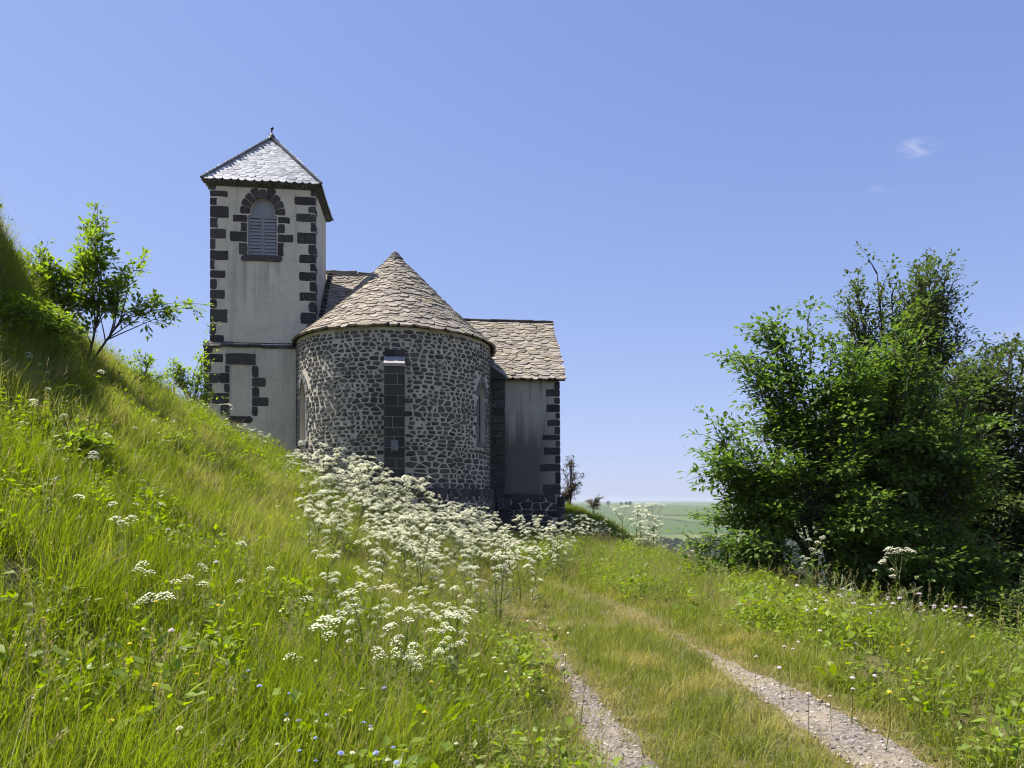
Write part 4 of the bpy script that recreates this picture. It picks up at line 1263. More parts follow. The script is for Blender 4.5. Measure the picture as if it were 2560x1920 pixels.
G_HERB = lib_collection('herbs', [herb_tuft(500 + i, M['herb'], n=26 + 6 * (i % 3), rad=.10 + .03 * (i % 3), h=.22 + .06 * (i % 4), L=.035 + .012 * (i % 4)) for i in range(9)])
def pebble(seed):
    g = np.random.default_rng(seed)
    V = []; 
    for i in range(3):
        for k in range(6):
            a = 2 * np.pi * k / 6; rr = (.9, 1, .55)[i] * g.uniform(.75, 1.15)
            V.append((rr * np.cos(a), rr * np.sin(a) * .8, (-.3, .15, .5)[i] * g.uniform(.8, 1.2)))
    F = [(i * 6 + k, i * 6 + (k + 1) % 6, (i + 1) * 6 + (k + 1) % 6, (i + 1) * 6 + k) for i in range(2) for k in range(6)] + [tuple(range(12, 18))]
    me = mesh('pebble', V, F); me.materials.append(M['pebble']); return me
G_PEB = lib_collection('pebbles_lib', [pebble(600 + i) for i in range(6)])

g = np.random.default_rng(42)
def in_church(x, y):
    dx, dy = x - CX, y - CY
    u = dx * math.cos(TH) + dy * math.sin(TH); v = -dx * math.sin(TH) + dy * math.cos(TH)
    return ((np.hypot(u, v) < AR + .12) & (v < 0)) | ((abs(u) < AR + .1) & (v >= 0) & (v < 6)) | ((u > UL2 - .05) & (u < AU1 + .1) & (v > VL - .05) & (v < 6.7))
def sample(n, y0, y1, xl, xr):
    """random points on the hill top; xl/xr give the strip"""
    y = g.uniform(y0, y1, n); x = g.uniform(xl, xr, n)
    return x, y
def place_field(x, y, tilt=.2):
    z = terrain(x, y)
    rot = np.stack([g.normal(0, tilt, len(x)), g.normal(0, tilt, len(x)), g.uniform(0, 2 * np.pi, len(x))], -1)
    return np.stack([x, y, z], -1), rot
def zone(x, y):
    """signed description: distances to ruts"""
    dl, dr_ = rut_dist(x, y)
    inl = np.abs(dl) - rut_half(y, 0) ; inr = np.abs(dr_) - rut_half(y, 1)
    fade = smoothstep(6.0, 7.8, y)
    return dl, dr_, inl, inr, fade
def bumpy(x, y, s=0): return .5 + .5 * np.sin(1.9 * x + .7 * y + s) * np.sin(1.3 * y - .8 * x + 2 * s + 1)

# tall meadow grass, near
def meadow(n, y0, y1, xl, xr):
    x, y = sample(n, y0, y1, xl, xr)
    dl, dr_, inl, inr, fade = zone(x, y)
    left = dl < -.20; right = dr_ > .36
    keep = (left | right) & ~in_church(x, y)
    # thin out where it stays out of sight
    keep &= (np.abs(x) < .86 * y + 1.6)
    return x[keep], y[keep], dl[keep], dr_[keep]
def verge_scale(x, y, dl, dr_, s):
    edge = np.where(dl < 0, np.clip((-dl - .25) / 1.0, 0, 1), np.clip((dr_ - .4) / 1.2, 0, 1))
    return (.40 + .60 * edge) * g.uniform(.7, 1.25, len(x)) * np.where(dl < 0, 1.0, .74) * (.45 + .6 * bumpy(x, y, s) + .45 * bumpy(2.7 * x, 2.7 * y, s + 1))
x, y, dl, dr_ = [np.concatenate(a) for a in zip(meadow(9500, 1.0, 9.5, -7.5, 6.6), meadow(3000, 1.0, 4.6, -4.2, 5.2))]
grass_field('meadow_grass', 'tall green meadow grass covering the near bank and verges', x, y, verge_scale(x, y, dl, dr_, 0), 13, .11, .16, .52, .0075, 3, M['grass'])
x, y, dl, dr_ = meadow(17500, 9, 16.5, -9.5, 6.4)
grass_field('bank_grass', 'long grass on the bank and verges towards the church', x, y, verge_scale(x, y, dl, dr_, 2), 12, .14, .16, .50, .0105, 2, M['grass_far'])
x, y, dl, dr_ = meadow(15500, 16.5, 36, -12, 6.6)
grass_field('grass_by_church', 'grass round the foot of the church and along the crest', x, y, verge_scale(x, y, dl, dr_, 4), 12, .20, .16, .48, .016, 2, M['grass_far'])
# short turf in and beside the track
x, y = sample(17000, 1.2, 22, -3.6, 5)
x1, y1 = sample(7000, 1.2, 9, -.2, 3.4)
x, y = np.concatenate([x, x1]), np.concatenate([y, y1])
dl, dr_, inl, inr, fade = zone(x, y)
inner = (dl > -.60) & (dr_ < .8)
near_rut = np.minimum(inl, inr)
p_keep = np.where(near_rut < -.04, .06 + .9 * fade + .3 * (bumpy(4 * x, 4 * y) > .70), .9)
keep = inner & (g.uniform(0, 1, len(x)) < p_keep) & ~in_church(x, y)
x, y, near_rut = x[keep], y[keep], near_rut[keep]
scl = g.uniform(.5, 1.3, len(x)) * (.5 + .9 * np.clip(near_rut / .35, 0, 1)) * (1 + .8 * smoothstep(8, 16, y))
grass_field('track_turf', 'short yellowing turf growing along the track', x, y, scl, 13, .09, .035, .15, .0065, 2, M['turf'], .7, (.1, -.05))

# dry fringe along the ruts
x, y = sample(15000, 1.2, 11, -.4, 3.2)
dl, dr_, inl, inr, fade = zone(x, y)
near_rut = np.minimum(inl, inr)
keep = (np.abs(near_rut - .02) < .10) & (g.uniform(0, 1, len(x)) < .9)
x, y = x[keep], y[keep]
grass_field('dry_fringe', 'straw-coloured dry grass fringing the wheel ruts', x, y, g.uniform(.6, 1.2, len(x)), 9, .06, .02, .09, .0065, 2, M['straw'], .9, (.1, -.05))
# fine brown stalks through the meadow
x, y, dl, dr_ = meadow(3000, 1.2, 16, -9, 6)
keep = g.uniform(0, 1, len(x)) < np.where((dl < 0) & (dl > -2), 1.0, .5) * (.2 + .8 * bumpy(x, y, 5)); x, y, dl = x[keep], y[keep], dl[keep]
grass_field('fine_brown_stalks', 'fine brown flowering stalks standing above the meadow grass', x, y, g.uniform(.6, 1.1, len(x)) * np.where(dl < 0, 1, .75), 6, .16, .34, .66, .0042, 3, M['stalk'], .25, (.12, -.05))
# seed heads
x, y, dl, dr_ = meadow(8500, 1.2, 24, -12, 6)
pr = np.where((dl < 0) & (dl > -1.6), 1.0, .42)
keep = g.uniform(0, 1, len(x)) < pr * (.25 + .75 * bumpy(x, y, 5)); x, y, dl = x[keep], y[keep], dl[keep]
pts, rot = place_field(x, y, .16)
scatter('seeding_grass', pts, rot, g.uniform(.55, 1.05, len(x)), G_SEED, 'brown seed heads of tall grasses in the meadow')
# low leafy herbs
x, y, dl, dr_ = meadow(15000, 1.0, 24, -12, 6.2)
keep = g.uniform(0, 1, len(x)) < .12 + .6 * (bumpy(x, y, 9) > .58) + .4 * (x < -5) ; x, y = x[keep], y[keep]
pts, rot = place_field(x, y, .15)
scatter('leafy_herbs', pts, rot, g.uniform(.6, 1.3, len(x)), G_HERB, 'low leafy herbs mixed through the meadow')
# pebbles in the ruts
x, y = sample(26000, 1.5, 12, -.3, 3.0)
dl, dr_, inl, inr, fade = zone(x, y)
keep = (np.minimum(inl, inr) < -.02) & (g.uniform(0, 1, len(x)) < 1 - .8 * fade); x, y = x[keep], y[keep]
pts, rot = place_field(x, y, .3); pts[:, 2] += .012
scatter('gravel', pts, rot, .004 + .017 * g.uniform(0, 1, len(x)) ** 3, G_PEB, 'loose gravel lying in the wheel ruts')

# ------------------------------------------------------------------ trees and shrubs
def make_tree(name, label, base, blobs, limbs, subs, leaves, leaf_len, mat, seed, stems=((0, 0, 0, 1),), trunk_r=.12, cat='tree', group=None, droop=.25, sub_len=.8, wid=.30, spread=.10, up=.35, trunk_name='trunk', flat=.30):
    g = np.random.default_rng(seed); q = random.Random(seed)
    root = empty(name, base)
    tag(root, label, cat, group)
    wd = MB(); LP = []; LA = []
    vol = np.array([b[3] * b[4] * b[5] for b in blobs]); vol = vol ** .75; vol /= vol.sum()
    st = []
    for (sx, sy, lean, hh) in stems:
        st.append((Vector((sx, sy, 0)), Vector((lean, q.uniform(-.15, .15), 1)).normalized(), hh))
    for (s0, sd, hh) in st:
        wd.tube([s0 - sd * .4, s0 + sd * hh * .35, s0 + sd * hh * .7 + Vector((q.uniform(-.05, .05), 0, 0)), s0 + sd * hh], [trunk_r * 1.15, trunk_r * .9, trunk_r * .7, trunk_r * .35], 8)
    for i in range(limbs):
        b = blobs[g.choice(len(blobs), p=vol)]
        d = g.normal(0, 1, 3); d /= np.linalg.norm(d); rr = g.uniform(.0, 1) ** .5 * .92
        T = Vector((b[0] + d[0] * b[3] * rr, b[1] + d[1] * b[4] * rr, b[2] + d[2] * b[5] * rr))
        s0, sd, hh = min(st, key=lambda s: (s[0] + s[1] * s[2] * .6 - T).length + q.uniform(0, .6))
        f = q.uniform(.25, .95); S = s0 + sd * hh * f
        if S.z > T.z - .1: S = s0 + sd * max(.05, min(hh * f, (T.z - .3) * .7))
        C = S.lerp(T, .45) + Vector((0, 0, .16 * (T - S).length)) + Vector([q.uniform(-.15, .15) for _ in range(3)])
        n = 7; path = []
        for k in range(n):
            t = k / (n - 1); path.append(S * (1 - t) ** 2 + C * 2 * t * (1 - t) + T * t * t)
        r0 = min(trunk_r * .6, .012 + .011 * (T - S).length)
        wd.tube(path, [r0 * (1 - .85 * k / (n - 1)) for k in range(n)], 5)
        Lm = (T - S).length
        for j in range(subs):
            t = q.uniform(.42, 1.0) if j else 1.0
            k = min(n - 2, int(t * (n - 1))); fr_ = t * (n - 1) - k
            P0 = path[k].lerp(path[k + 1], fr_); tg = (path[k + 1] - path[k]).normalized()
            dv = (tg * .75 + Vector(g.normal(0, .62, 3)) + Vector((0, 0, up))).normalized()
            sl_ = sub_len * q.uniform(.45, 1.0) * (.6 + .4 * min(1, Lm / 2))
            P1 = P0 + dv * sl_ * .55; P2 = P0 + dv * sl_ + Vector((0, 0, -droop * sl_ * .4))
            wd.tube([P0, P1, P2], [r0 * .32 + .002, .005, .002], 3, cap=False)
            m = leaves
            tt = g.uniform(.08, 1.05, m)[:, None]
            p0, p1, p2 = np.array(P0), np.array(P1), np.array(P2)
            pp = np.where(tt < .55, p0 + (p1 - p0) * tt / .55, p1 + (p2 - p1) * (tt - .55) / .45)
            off = g.normal(0, spread, (m, 3)) * np.array([1, 1, flat])
            LP.append(pp + off); LA.append(off / spread * .6 + np.array(dv) * .7 + g.normal(0, .35, (m, 3)) + np.array([0, 0, -droop]))
    P = np.concatenate(LP); A = np.concatenate(LA)
    Nn = np.array([0, 0, 1.]) + g.normal(0, .28, P.shape)
    V, Fl = leaf_arrays(P, A, Nn, leaf_len * g.uniform(.65, 1.3, len(P)), wid)
    cr = link('crown', mesh('crown', V, Fl, False, tone=np.repeat(g.uniform(0, 1, len(P)), 4)), mat, root)
    wd.build(trunk_name, M['bark'], root, True)
    return root

# right-hand trees, rooted on the slope below the verge
def B(x, y, z): return (x, y, tz(x, y)), tz(x, y)
def blobs_abs(base, L): return [(a - base[0], b - base[1], c - base[2], d, e, f) for (a, b, c, d, e, f) in L]
bs = (5.9, 14.2, tz(5.9, 14.2))
make_tree('hornbeam_tree', 'bushy light green tree of many stems nearest the track edge, left of the trees', bs,
          blobs_abs(bs, [(4.6, 14.2, 1.4, 1.0, 1.3, 1.5), (4.2, 14.0, .2, .85, 1.1, .9), (5.1, 14.4, 3.3, .75, .9, 1.2), (5.35, 14.3, 4.95, .42, .5, .7), (5.0, 14.3, 4.7, .4, .5, .6), (5.95, 14.2, 4.95, .40, .5, .75), (5.6, 14.2, 4.4, .6, .6, .8), (6.0, 14.2, 2.2, 1.3, 1.2, 1.8), (6.35, 14.0, 3.5, .6, .7, .9), (6.3, 13.6, 1.2, .9, .8, 1.2), (5.6, 13.4, .3, 1.2, .9, .9), (4.2, 14.2, 2.2, .55, .8, .8), (4.75, 14.3, 4.2, .4, .5, .8)]),
          125, 12, 24, .118, M['leaf_light'], 51, ((0, 0, -.12, 3.4), (.35, .2, .12, 3.2), (-.4, .1, -.3, 2.6), (.1, -.3, .02, 3.8)), .055, up=.3, droop=.4, sub_len=.75, spread=.11)
bs = (7.6, 14.6, tz(7.6, 14.6))
make_tree('broadleaf_tree', 'dense light green tree right of the bushy tree, in the middle of the group', bs,
          blobs_abs(bs, [(7.1, 14.6, 3.0, 1.25, 1.3, 1.7), (7.4, 14.4, 4.4, .8, .9, .75), (8.2, 14.5, 2.4, 1.2, 1.2, 1.5), (7.6, 13.4, .6, 1.6, 1.0, 1.4), (6.6, 14.2, 1.4, 1.0, 1.0, 1.4), (7.5, 13.3, -.6, 1.5, .8, .9)]),
          135, 12, 26, .118, M['leaf_light'], 52, ((0, 0, -.1, 4.2), (.4, 0, .15, 3.6), (-.3, .1, -.15, 3.8)), .075, up=.25, droop=.4, sub_len=.8, spread=.12)
bs = (11.0, 20.5, tz(11.0, 20.5))
make_tree('beech_tree', 'tallest dark tree with fanned upright crown behind the light green trees', bs,
          blobs_abs(bs, [(10.9, 20.5, 6.0, 1.3, 1.3, 1.7), (9.9, 20.5, 6.6, .8, .8, 1.3), (11.7, 20.4, 6.8, .8, .8, 1.2), (12.6, 20.5, 5.2, 1.1, 1.2, 1.2), (10.3, 20.4, 7.7, .35, .4, .6), (11.5, 20.4, 7.7, .35, .4, .6), (10.6, 20.5, 3.6, 1.8, 1.5, 2.0), (12.8, 20.5, 3.4, 1.5, 1.5, 1.6)]),
          130, 13, 32, .115, M['leaf_dark'], 53, ((0, 0, -.03, 8.5), (.2, .1, .12, 8.0), (-.2, 0, -.12, 8.2)), .14, up=.75, droop=.15, sub_len=1.05, spread=.09)
bs = (11.6, 16.8, tz(11.6, 16.8))
make_tree('dark_beech_tree', 'dark spreading tree cut off by the right edge of the photo', bs,
          blobs_abs(bs, [(10.8, 16.8, 3.8, 1.3, 1.3, 1.4), (12.2, 16.8, 4.1, 1.2, 1.2, 1.3), (10.4, 16.4, 1.8, 1.5, 1.3, 1.4), (12.0, 16.4, 1.2, 1.8, 1.4, 1.6), (10.4, 15.2, -.3, 1.8, 1.0, 1.3), (12.0, 15.5, -1.2, 1.8, 1.2, 1.6)]),
          140, 13, 32, .12, M['leaf_dark'], 54, ((0, 0, -.1, 7), (.3, 0, .15, 6.5)), .13, up=.2, droop=.35, sub_len=.95, spread=.13)
bs = (8.4, 11.6, tz(8.4, 11.6))
make_tree('understorey_shrub', 'dark leafy shrub filling the slope below the right-hand trees', bs,
          blobs_abs(bs, [(8.0, 11.8, -1.4, 1.2, .9, .9), (9.0, 11.4, -1.8, 1.2, .9, 1.0), (7.0, 12.2, -1.0, .9, .7, .7), (9.2, 12.4, -.4, 1.3, 1.0, 1.1)]),
          60, 11, 38, .085, M['leaf_dark'], 55, ((0, 0, -.2, 1.6), (.3, .2, .2, 1.6)), .05, 'shrub', up=.2, droop=.35, sub_len=.75, spread=.12, trunk_name='stem')

# left bank shrub
sx, sy = -8.05, 14.0
bs = (sx, sy, tz(sx, sy))
print('shrub base', bs)
make_tree('young_rowan_shrub', 'young leafy shrub leaning out from the steep bank at left against the sky', bs,
          [(-1.25, 0, 1.65, .38, .3, .32), (-.95, 0, 1.85, .42, .4, .38), (-.45, 0, 1.45, .55, .5, .55), (.15, 0, 1.9, .5, .45, .5), (.25, 0, 2.35, .35, .3, .35), (.5, 0, 1.35, .6, .5, .5), (.75, 0, 1.65, .4, .3, .3), (1.35, 0, 1.0, .55, .35, .18), (1.9, 0, 1.02, .4, .25, .12), (0, 0, .9, .6, .5, .45), (-.9, 0, 1.3, .3, .3, .3)],
          54, 7, 15, .112, M['leaf_shrub'], 61, ((-.35, 0, -.12, 1.5), (.05, 0, .2, 1.3), (.15, 0, .6, 1.1)), .022, 'shrub', up=.2, droop=.1, sub_len=.42, spread=.055, wid=.24, trunk_name='stem')
sx, sy = -8.95, 20.4
bs = (sx, sy, tz(sx, sy))
make_tree('thorn_shrub', 'thin leafy shrub on the bank in front of the tower\'s left corner', bs,
          [(-.45, 0, .7, .5, .4, .5), (.3, 0, 1.1, .5, .4, .6), (.55, 0, 2.0, .35, .3, .5), (-.25, 0, 1.75, .3, .3, .5), (.8, 0, 2.75, .2, .2, .4), (-.45, 0, 2.3, .15, .2, .3), (.0, 0, .3, .6, .4, .4)],
          38, 6, 13, .10, M['leaf_shrub'], 62, ((0, 0, .1, 1.6), (.1, 0, .3, 1.2)), .025, 'shrub', up=.35, droop=.1, sub_len=.38, spread=.06, wid=.24, trunk_name='stem')
sx, sy = -7.85, 15.6
bs = (sx, sy, tz(sx, sy))
make_tree('sapling', 'small pale green sapling on the bank crest just right of the young shrub', bs,
          [(.1, 0, .65, .35, .25, .25), (.3, 0, .35, .3, .25, .2), (-.1, 0, .35, .25, .2, .2)], 14, 6, 9, .09, M['leaf_shrub'], 63, ((0, 0, .3, .7),), .014, 'sapling', up=.2, droop=.15, sub_len=.3, spread=.04, wid=.22, trunk_name='stem')
# brambles on the steep part of the bank
for (sx, sy, lab, sd, k) in ((-7.75, 11.2, 'bramble thicket on the steep shoulder at the left edge', 66, 1.0), (-7.95, 12.3, 'bramble thicket on the steep shoulder behind the first', 67, 1.0), (-5.6, 9.2, 'low bramble in the hollow of the left bank', 68, .55), (-7.85, 11.75, 'bramble high on the dark shoulder between the two thickets', 70, .75), (-7.65, 12.1, 'bramble low on the dark shoulder, over the lit grass', 71, .7), (-8.2, 12.75, 'bramble on the top of the dark shoulder', 72, .8)):
    bs = (sx, sy, tz(sx, sy) - .05)
    make_tree('bramble', lab, bs, [(0, 0, .25 * k, .55 * k, .4 * k, .3 * k), (.45 * k, -.1, .1, .4 * k, .35 * k, .25 * k), (-.4 * k, .1, .45 * k, .4 * k, .35 * k, .3 * k)], 30, 6, 12, .075, M['leaf_shrub'], sd, ((0, 0, .1, .4),), .012, 'bramble', up=.15, droop=.2, sub_len=.3, spread=.05, wid=.3, trunk_name='stem')
# right of the church
sx, sy = 2.75, 35.0
bs = (sx, sy, tz(sx, sy))
make_tree('withered_pine', 'small sparse brownish tree just right of the annex wall', bs,
          [(0, 0, 1.0, .6, .5, .6), (-.1, 0, 2.0, .38, .35, .5), (.35, 0, 1.6, .35, .3, .35), (.1, 0, 2.5, .25, .25, .3), (-.3, 0, .6, .4, .3, .3)], 34, 6, 14, .085, M['leaf_dry'], 64, ((0, 0, .03, 2.4),), .04, 'tree', up=.3, droop=.1, sub_len=.4, spread=.05, wid=.25)
sx, sy = 3.7, 34.0
bs = (sx, sy, tz(sx, sy))
make_tree('dry_bush', 'small brown bush on the bank right of the withered tree', bs,
          [(0, 0, .6, .4, .3, .3), (.25, 0, .8, .25, .2, .2)], 14, 5, 12, .08, M['leaf_dry'], 65, ((0, 0, .1, .6),), .02, 'bush', up=.2, droop=.1, sub_len=.3, spread=.05, wid=.25, trunk_name='stem')

# distant wood in the valley (one mass) and a few trees on the skyline
def far_crown(seed):
    g = np.random.default_rng(seed); n = 420
    d = g.normal(0, 1, (n, 3)); d /= np.linalg.norm(d, axis=1, keepdims=True); r = g.uniform(.6, 1.0, n)[:, None]
    lump = 1 + .25 * np.sin(3 * d[:, :1] + seed) * np.sin(4 * d[:, 2:3] + seed)
    P = d * r * lump * np.array([4.5, 4.5, 5.0]) + np.array([0, 0, 6.5])
    V, F = leaf_arrays(P, d + g.normal(0, .8, d.shape), d + g.normal(0, .3, d.shape), g.uniform(1.0, 2.0, n), .4)
    me = mesh('far_crown', V, F, tone=np.repeat(g.uniform(0, 1, n), 4)); me.materials.append(M['leaf_wood']); return me
FC = [far_crown(700 + i) for i in range(5)]
G_FAR = lib_collection('far_trees', FC)
n = 2600
yy = g.uniform(330, 980, n); xx = yy * g.uniform(.02, .42, n)
pts = np.stack([xx, yy, terrain(xx, yy) - 1], -1)
scatter('distant_wood', pts, np.stack([np.zeros(n), np.zeros(n), g.uniform(0, 6.28, n)], -1), g.uniform(.8, 1.5, n), G_FAR, 'dark wood in the valley seen between church and trees')
for i, (px, s, lab) in enumerate(((1520, 1.3, 'lone tree on the far skyline, left of the skyline clump'), (1553, 1.0, 'left tree of the far skyline clump'), (1566, 1.1, 'middle tree of the far skyline clump'), (1575, 1.2, 'right tree of the far skyline clump'))):
    Y = 2450.0; Xp = (px - 1280) / 1850 * Y
    root = empty('skyline_tree', (Xp, Y, tz(Xp, Y) - 2)); root.scale = (s,) * 3
    tag(root, lab, 'tree', 'trees on the far skyline')
    c = bpy.data.objects.new('crown', FC[i % 5]); COL.objects.link(c); c.parent = root
    m_ = MB(); m_.tube([(0, 0, -1), (0, 0, 5)], [.5, .3], 6); m_.build('trunk', M['bark'], root)

# ------------------------------------------------------------------ flowering plants
def umbel_mesh(seed, rad=.050, n=19):
    q = random.Random(seed); m_ = MB()
    for i in range(n):
        a = i * 2.4; r = rad * math.sqrt((i + .5) / n); c = Vector((r * math.cos(a), r * math.sin(a), .050 - .62 * r * r / rad + q.uniform(-.009, .009)))
        m_.add([(0, 0, 0), (c.x - .0012, c.y, c.z - .004), (c.x + .0012, c.y, c.z - .004)], [(0, 1, 2)], 1)
        rr = q.uniform(.0065, .0115); k = 6; tx, ty = q.uniform(-.35, .35), q.uniform(-.35, .35)
        ring = []
        for j in range(k):
            w = 2 * math.pi * j / k + q.uniform(-.2, .2); x, y = rr * q.uniform(.7, 1.1) * math.cos(w), rr * q.uniform(.7, 1.1) * math.sin(w)
            ring.append((c.x + x, c.y + y, c.z + x * tx + y * ty))
        m_.add([(c.x, c.y, c.z + .005)] + ring, [(0, 1 + j, 1 + (j + 1) % k) for j in range(k)], 0)
    me = mesh('flower_head', m_.V, m_.F, False, m_.M); me.materials.append(M['petal']); me.materials.append(M['stem']); return me
UMB = [umbel_mesh(800 + i) for i in range(4)]
def parsley_variant(seed):
    q = random.Random(seed); H = q.uniform(.75, 1.15); m_ = MB(); heads = []
    lean = Vector((q.uniform(-.18, .18), q.uniform(-.18, .18), 0)); 
    def P(t): return Vector((lean.x * t * t * H, lean.y * t * t * H, H * t))
    m_.tube([P(0) - Vector((0, 0, .05)), P(.35), P(.7), P(1)], [.007, .006, .005, .003], 5)
    heads.append((P(1), Vector((0, 0, 1)), 1.1))
    nb = q.randint(6, 10)
    for i in range(nb):
        t = q.uniform(.32, .92); a = q.uniform(0, 6.28); s = P(t); L = H * q.uniform(.18, .42) * (1.15 - .5 * t)
        d = Vector((math.cos(a), math.sin(a), q.uniform(.9, 1.9))).normalized()
        e = s + d * L; mid = s + d * L * .5 + Vector((math.cos(a), math.sin(a), 0)) * .03
        m_.tube([s, mid, e], [.004, .003, .002], 4); heads.append((e, (Vector((0, 0, 1)) + d * .35).normalized(), q.uniform(.75, 1.1)))
        for _ in range(q.randint(0, 2)):
            a2 = a + q.uniform(-1.4, 1.4); d2 = Vector((math.cos(a2), math.sin(a2), q.uniform(.8, 1.6))).normalized(); e2 = mid + d2 * L * q.uniform(.4, .8)
            m_.tube([mid, e2], [.0028, .0018], 3); heads.append((e2, (Vector((0, 0, 1)) + d2 * .3).normalized(), q.uniform(.6, .95)))
    # feathery leaves
    for i in range(9):
        t = q.uniform(.06, .55); a = q.uniform(0, 6.28); s = P(t); L = q.uniform(.14, .28)
        ax = Vector((math.cos(a), math.sin(a), .45)).normalized(); sd = ax.cross(Vector((0, 0, 1))).normalized()
        m_.tube([s, s + ax * L], [.0025, .001], 3)
        for j in range(6):
            b = s + ax * L * (.3 + .7 * j / 5); ll = .075 * (1 - .55 * j / 5)
            for sgn in (-1, 1):
                dd = (sd * sgn + ax * .5).normalized(); w = ax * ll * .22
                m_.add([b, b + dd * ll * .5 + w, b + dd * ll - Vector((0, 0, .008)), b + dd * ll * .5 - w], [(0, 1, 2, 3)])
    me = mesh('stem', m_.V, m_.F, False, [0] * len(m_.F), np.array([random.Random(k // 4).random() for k in range(len(m_.V))])); me.materials.append(M['stem'])
    return me, heads
PV = [parsley_variant(820 + i) for i in range(7)]
def whole_plant(k):
    """a plant small in the photo: one mesh"""
    me, heads = PV[k]; q = random.Random(900 + k); m_ = MB()
    m_.add([v.co for v in me.vertices], [tuple(p.vertices) for p in me.polygons], 1)
    for (p, d, s) in heads:
        u = UMB[q.randrange(4)]; R_ = d.to_track_quat('Z', 'Y').to_matrix()
        k0 = len(m_.F)
        m_.add([p + R_ @ (v.co * s) for v in u.vertices], [tuple(f.vertices) for f in u.polygons], 0)
        for j, f in enumerate(u.polygons): m_.M[k0 + j] = f.material_index
    w = mesh('cow_parsley', m_.V, m_.F, False, m_.M, np.full(len(m_.V), .5)); w.materials.append(M['petal']); w.materials.append(M['stem']); return w
WP = [whole_plant(k) for k in range(7)]
def plant(x, y, s, label, group, parts=False, k=None):
    k = rnd.randrange(7) if k is None else k
    z = tz(x, y) - .02; rz = rnd.uniform(0, 6.28)
    if not parts:
        o = bpy.data.objects.new('cow_parsley', WP[k]); COL.objects.link(o); o.location = (x, y, z); o.rotation_euler = (rnd.uniform(-.12, .12), rnd.uniform(-.12, .12), rz); o.scale = (s,) * 3
        return tag(o, label, 'wildflower', group)
    root = empty('cow_parsley', (x, y, z), rz); root.scale = (s,) * 3
    tag(root, label, 'wildflower', group)
    me, heads = PV[k]
    o = bpy.data.objects.new('stem', me); COL.objects.link(o); o.parent = root
    for (p, d, hs) in heads:
        h = bpy.data.objects.new('flower_head', UMB[rnd.randrange(4)]); COL.objects.link(h); h.parent = root
        h.location = p; h.rotation_euler = d.to_track_quat('Z', 'Y').to_euler(); h.scale = (hs,) * 3
    return root
def yarrow(seed):
    q = random.Random(seed); m_ = MB(); H = q.uniform(.38, .55); e = Vector((q.uniform(-.06, .06), q.uniform(-.06, .06), H))
    m_.tube([(0, 0, -.04), e * .5 + Vector((.01, 0, 0)), e], [.004, .003, .002], 4, 1)
    tips = [e] + [e * .62 + Vector((q.uniform(-.12, .12), q.uniform(-.12, .12), H * .3)) for _ in range(q.randint(0, 2))]
    for p in tips[1:]: m_.tube([e * .62, p], [.0025, .0015], 3, 1)
    for p in tips:
        u = UMB[q.randrange(4)]; k0 = len(m_.F)
        m_.add([p + v.co * .95 for v in u.vertices], [tuple(f.vertices) for f in u.polygons], 0)
        for j, f in enumerate(u.polygons): m_.M[k0 + j] = f.material_index
    me = mesh('yarrow', m_.V, m_.F, False, m_.M, np.full(len(m_.V), .5)); me.materials.append(M['petal']); me.materials.append(M['stem']); return me
YA = [yarrow(1300 + i) for i in range(5)]
def yarrows(n, px0, px1, y0, y1, lab, grp):
    for i in range(n):
        y = rnd.uniform(y0, y1); x = (rnd.uniform(px0, px1) - 1280) / 1850 * y
        o = bpy.data.objects.new('yarrow', YA[rnd.randrange(5)]); COL.objects.link(o)
        o.location = (x, y, tz(x, y)); o.rotation_euler = (rnd.uniform(-.2, .2), rnd.uniform(-.2, .2), rnd.uniform(0, 6.28)); o.scale = (rnd.uniform(.8, 1.15),) * 3
        tag(o, lab, 'wildflower', grp)
def stand_label(x, y):
    px = x / y
    where = 'under the left window' if px < -.22 else 'in front of the buttress' if px < -.12 else 'towards the annex'
    rank = 'at the front of' if y < 12 else 'in the middle of' if y < 16.5 else 'at the back of'
    return f'cow parsley {rank} the thick white stand, {where}', f'cow parsley {rank} the stand {where}'
cnt = 0
while cnt < 190:
    y = rnd.uniform(8.5, 21.5); t = (y - 8.5) / 13
    px0, px1 = 770 - 30 * t, 1440 - 60 * t
    px = rnd.triangular(px0, px1, 900 + 130 * (1 - t)) if rnd.random() < .35 else rnd.uniform(px0, px1)
    x = (px - 1280) / 1850 * y
    dl = x - np.interp(y, RUT_L[:, 1], RUT_L[:, 0])
    if y < 9.5 and dl > -.25: continue
    if y < 13 and dl > .5: continue
    if in_church(np.array([x]), np.array([y]))[0]: continue
    if y < 11 and rnd.random() < .45: continue
    plant(x, y, rnd.uniform(.75, 1.15), *stand_label(x, y), parts=(y < 12)); cnt += 1
for (px0, px1, y0, y1, n, lab, grp, s0, s1) in (
        (800, 1080, 15.5, 19.5, 22, 'tall cow parsley rising in front of the apse wall and buttress foot', 'tall cow parsley before the apse', 1.25, 1.6),
        (1380, 1520, 22, 26, 26, 'cow parsley growing along the foot of the annex', 'cow parsley by the annex', .6, .95),
        (1560, 1650, 20.5, 23, 10, 'tall cow parsley clump at the verge edge against the valley', 'cow parsley at the verge edge', 1.0, 1.4),
        (1500, 1760, 20, 24, 22, 'low cow parsley along the verge between annex and trees', 'cow parsley along the verge', .5, .8),
        (560, 740, 17, 20, 9, 'cow parsley on the bank crest below the tower', 'cow parsley on the bank crest', .55, .8),
        (800, 1150, 5.2, 8, 12, 'cow parsley at the near edge of the thick stand', 'cow parsley at the near edge', .6, .85)):
    for i in range(n):
        y = rnd.uniform(y0, y1); x = (rnd.uniform(px0, px1) - 1280) / 1850 * y
        if in_church(np.array([x]), np.array([y]))[0]: continue
        plant(x, y, rnd.uniform(s0, s1), lab, grp, parts=(y < 8.2))
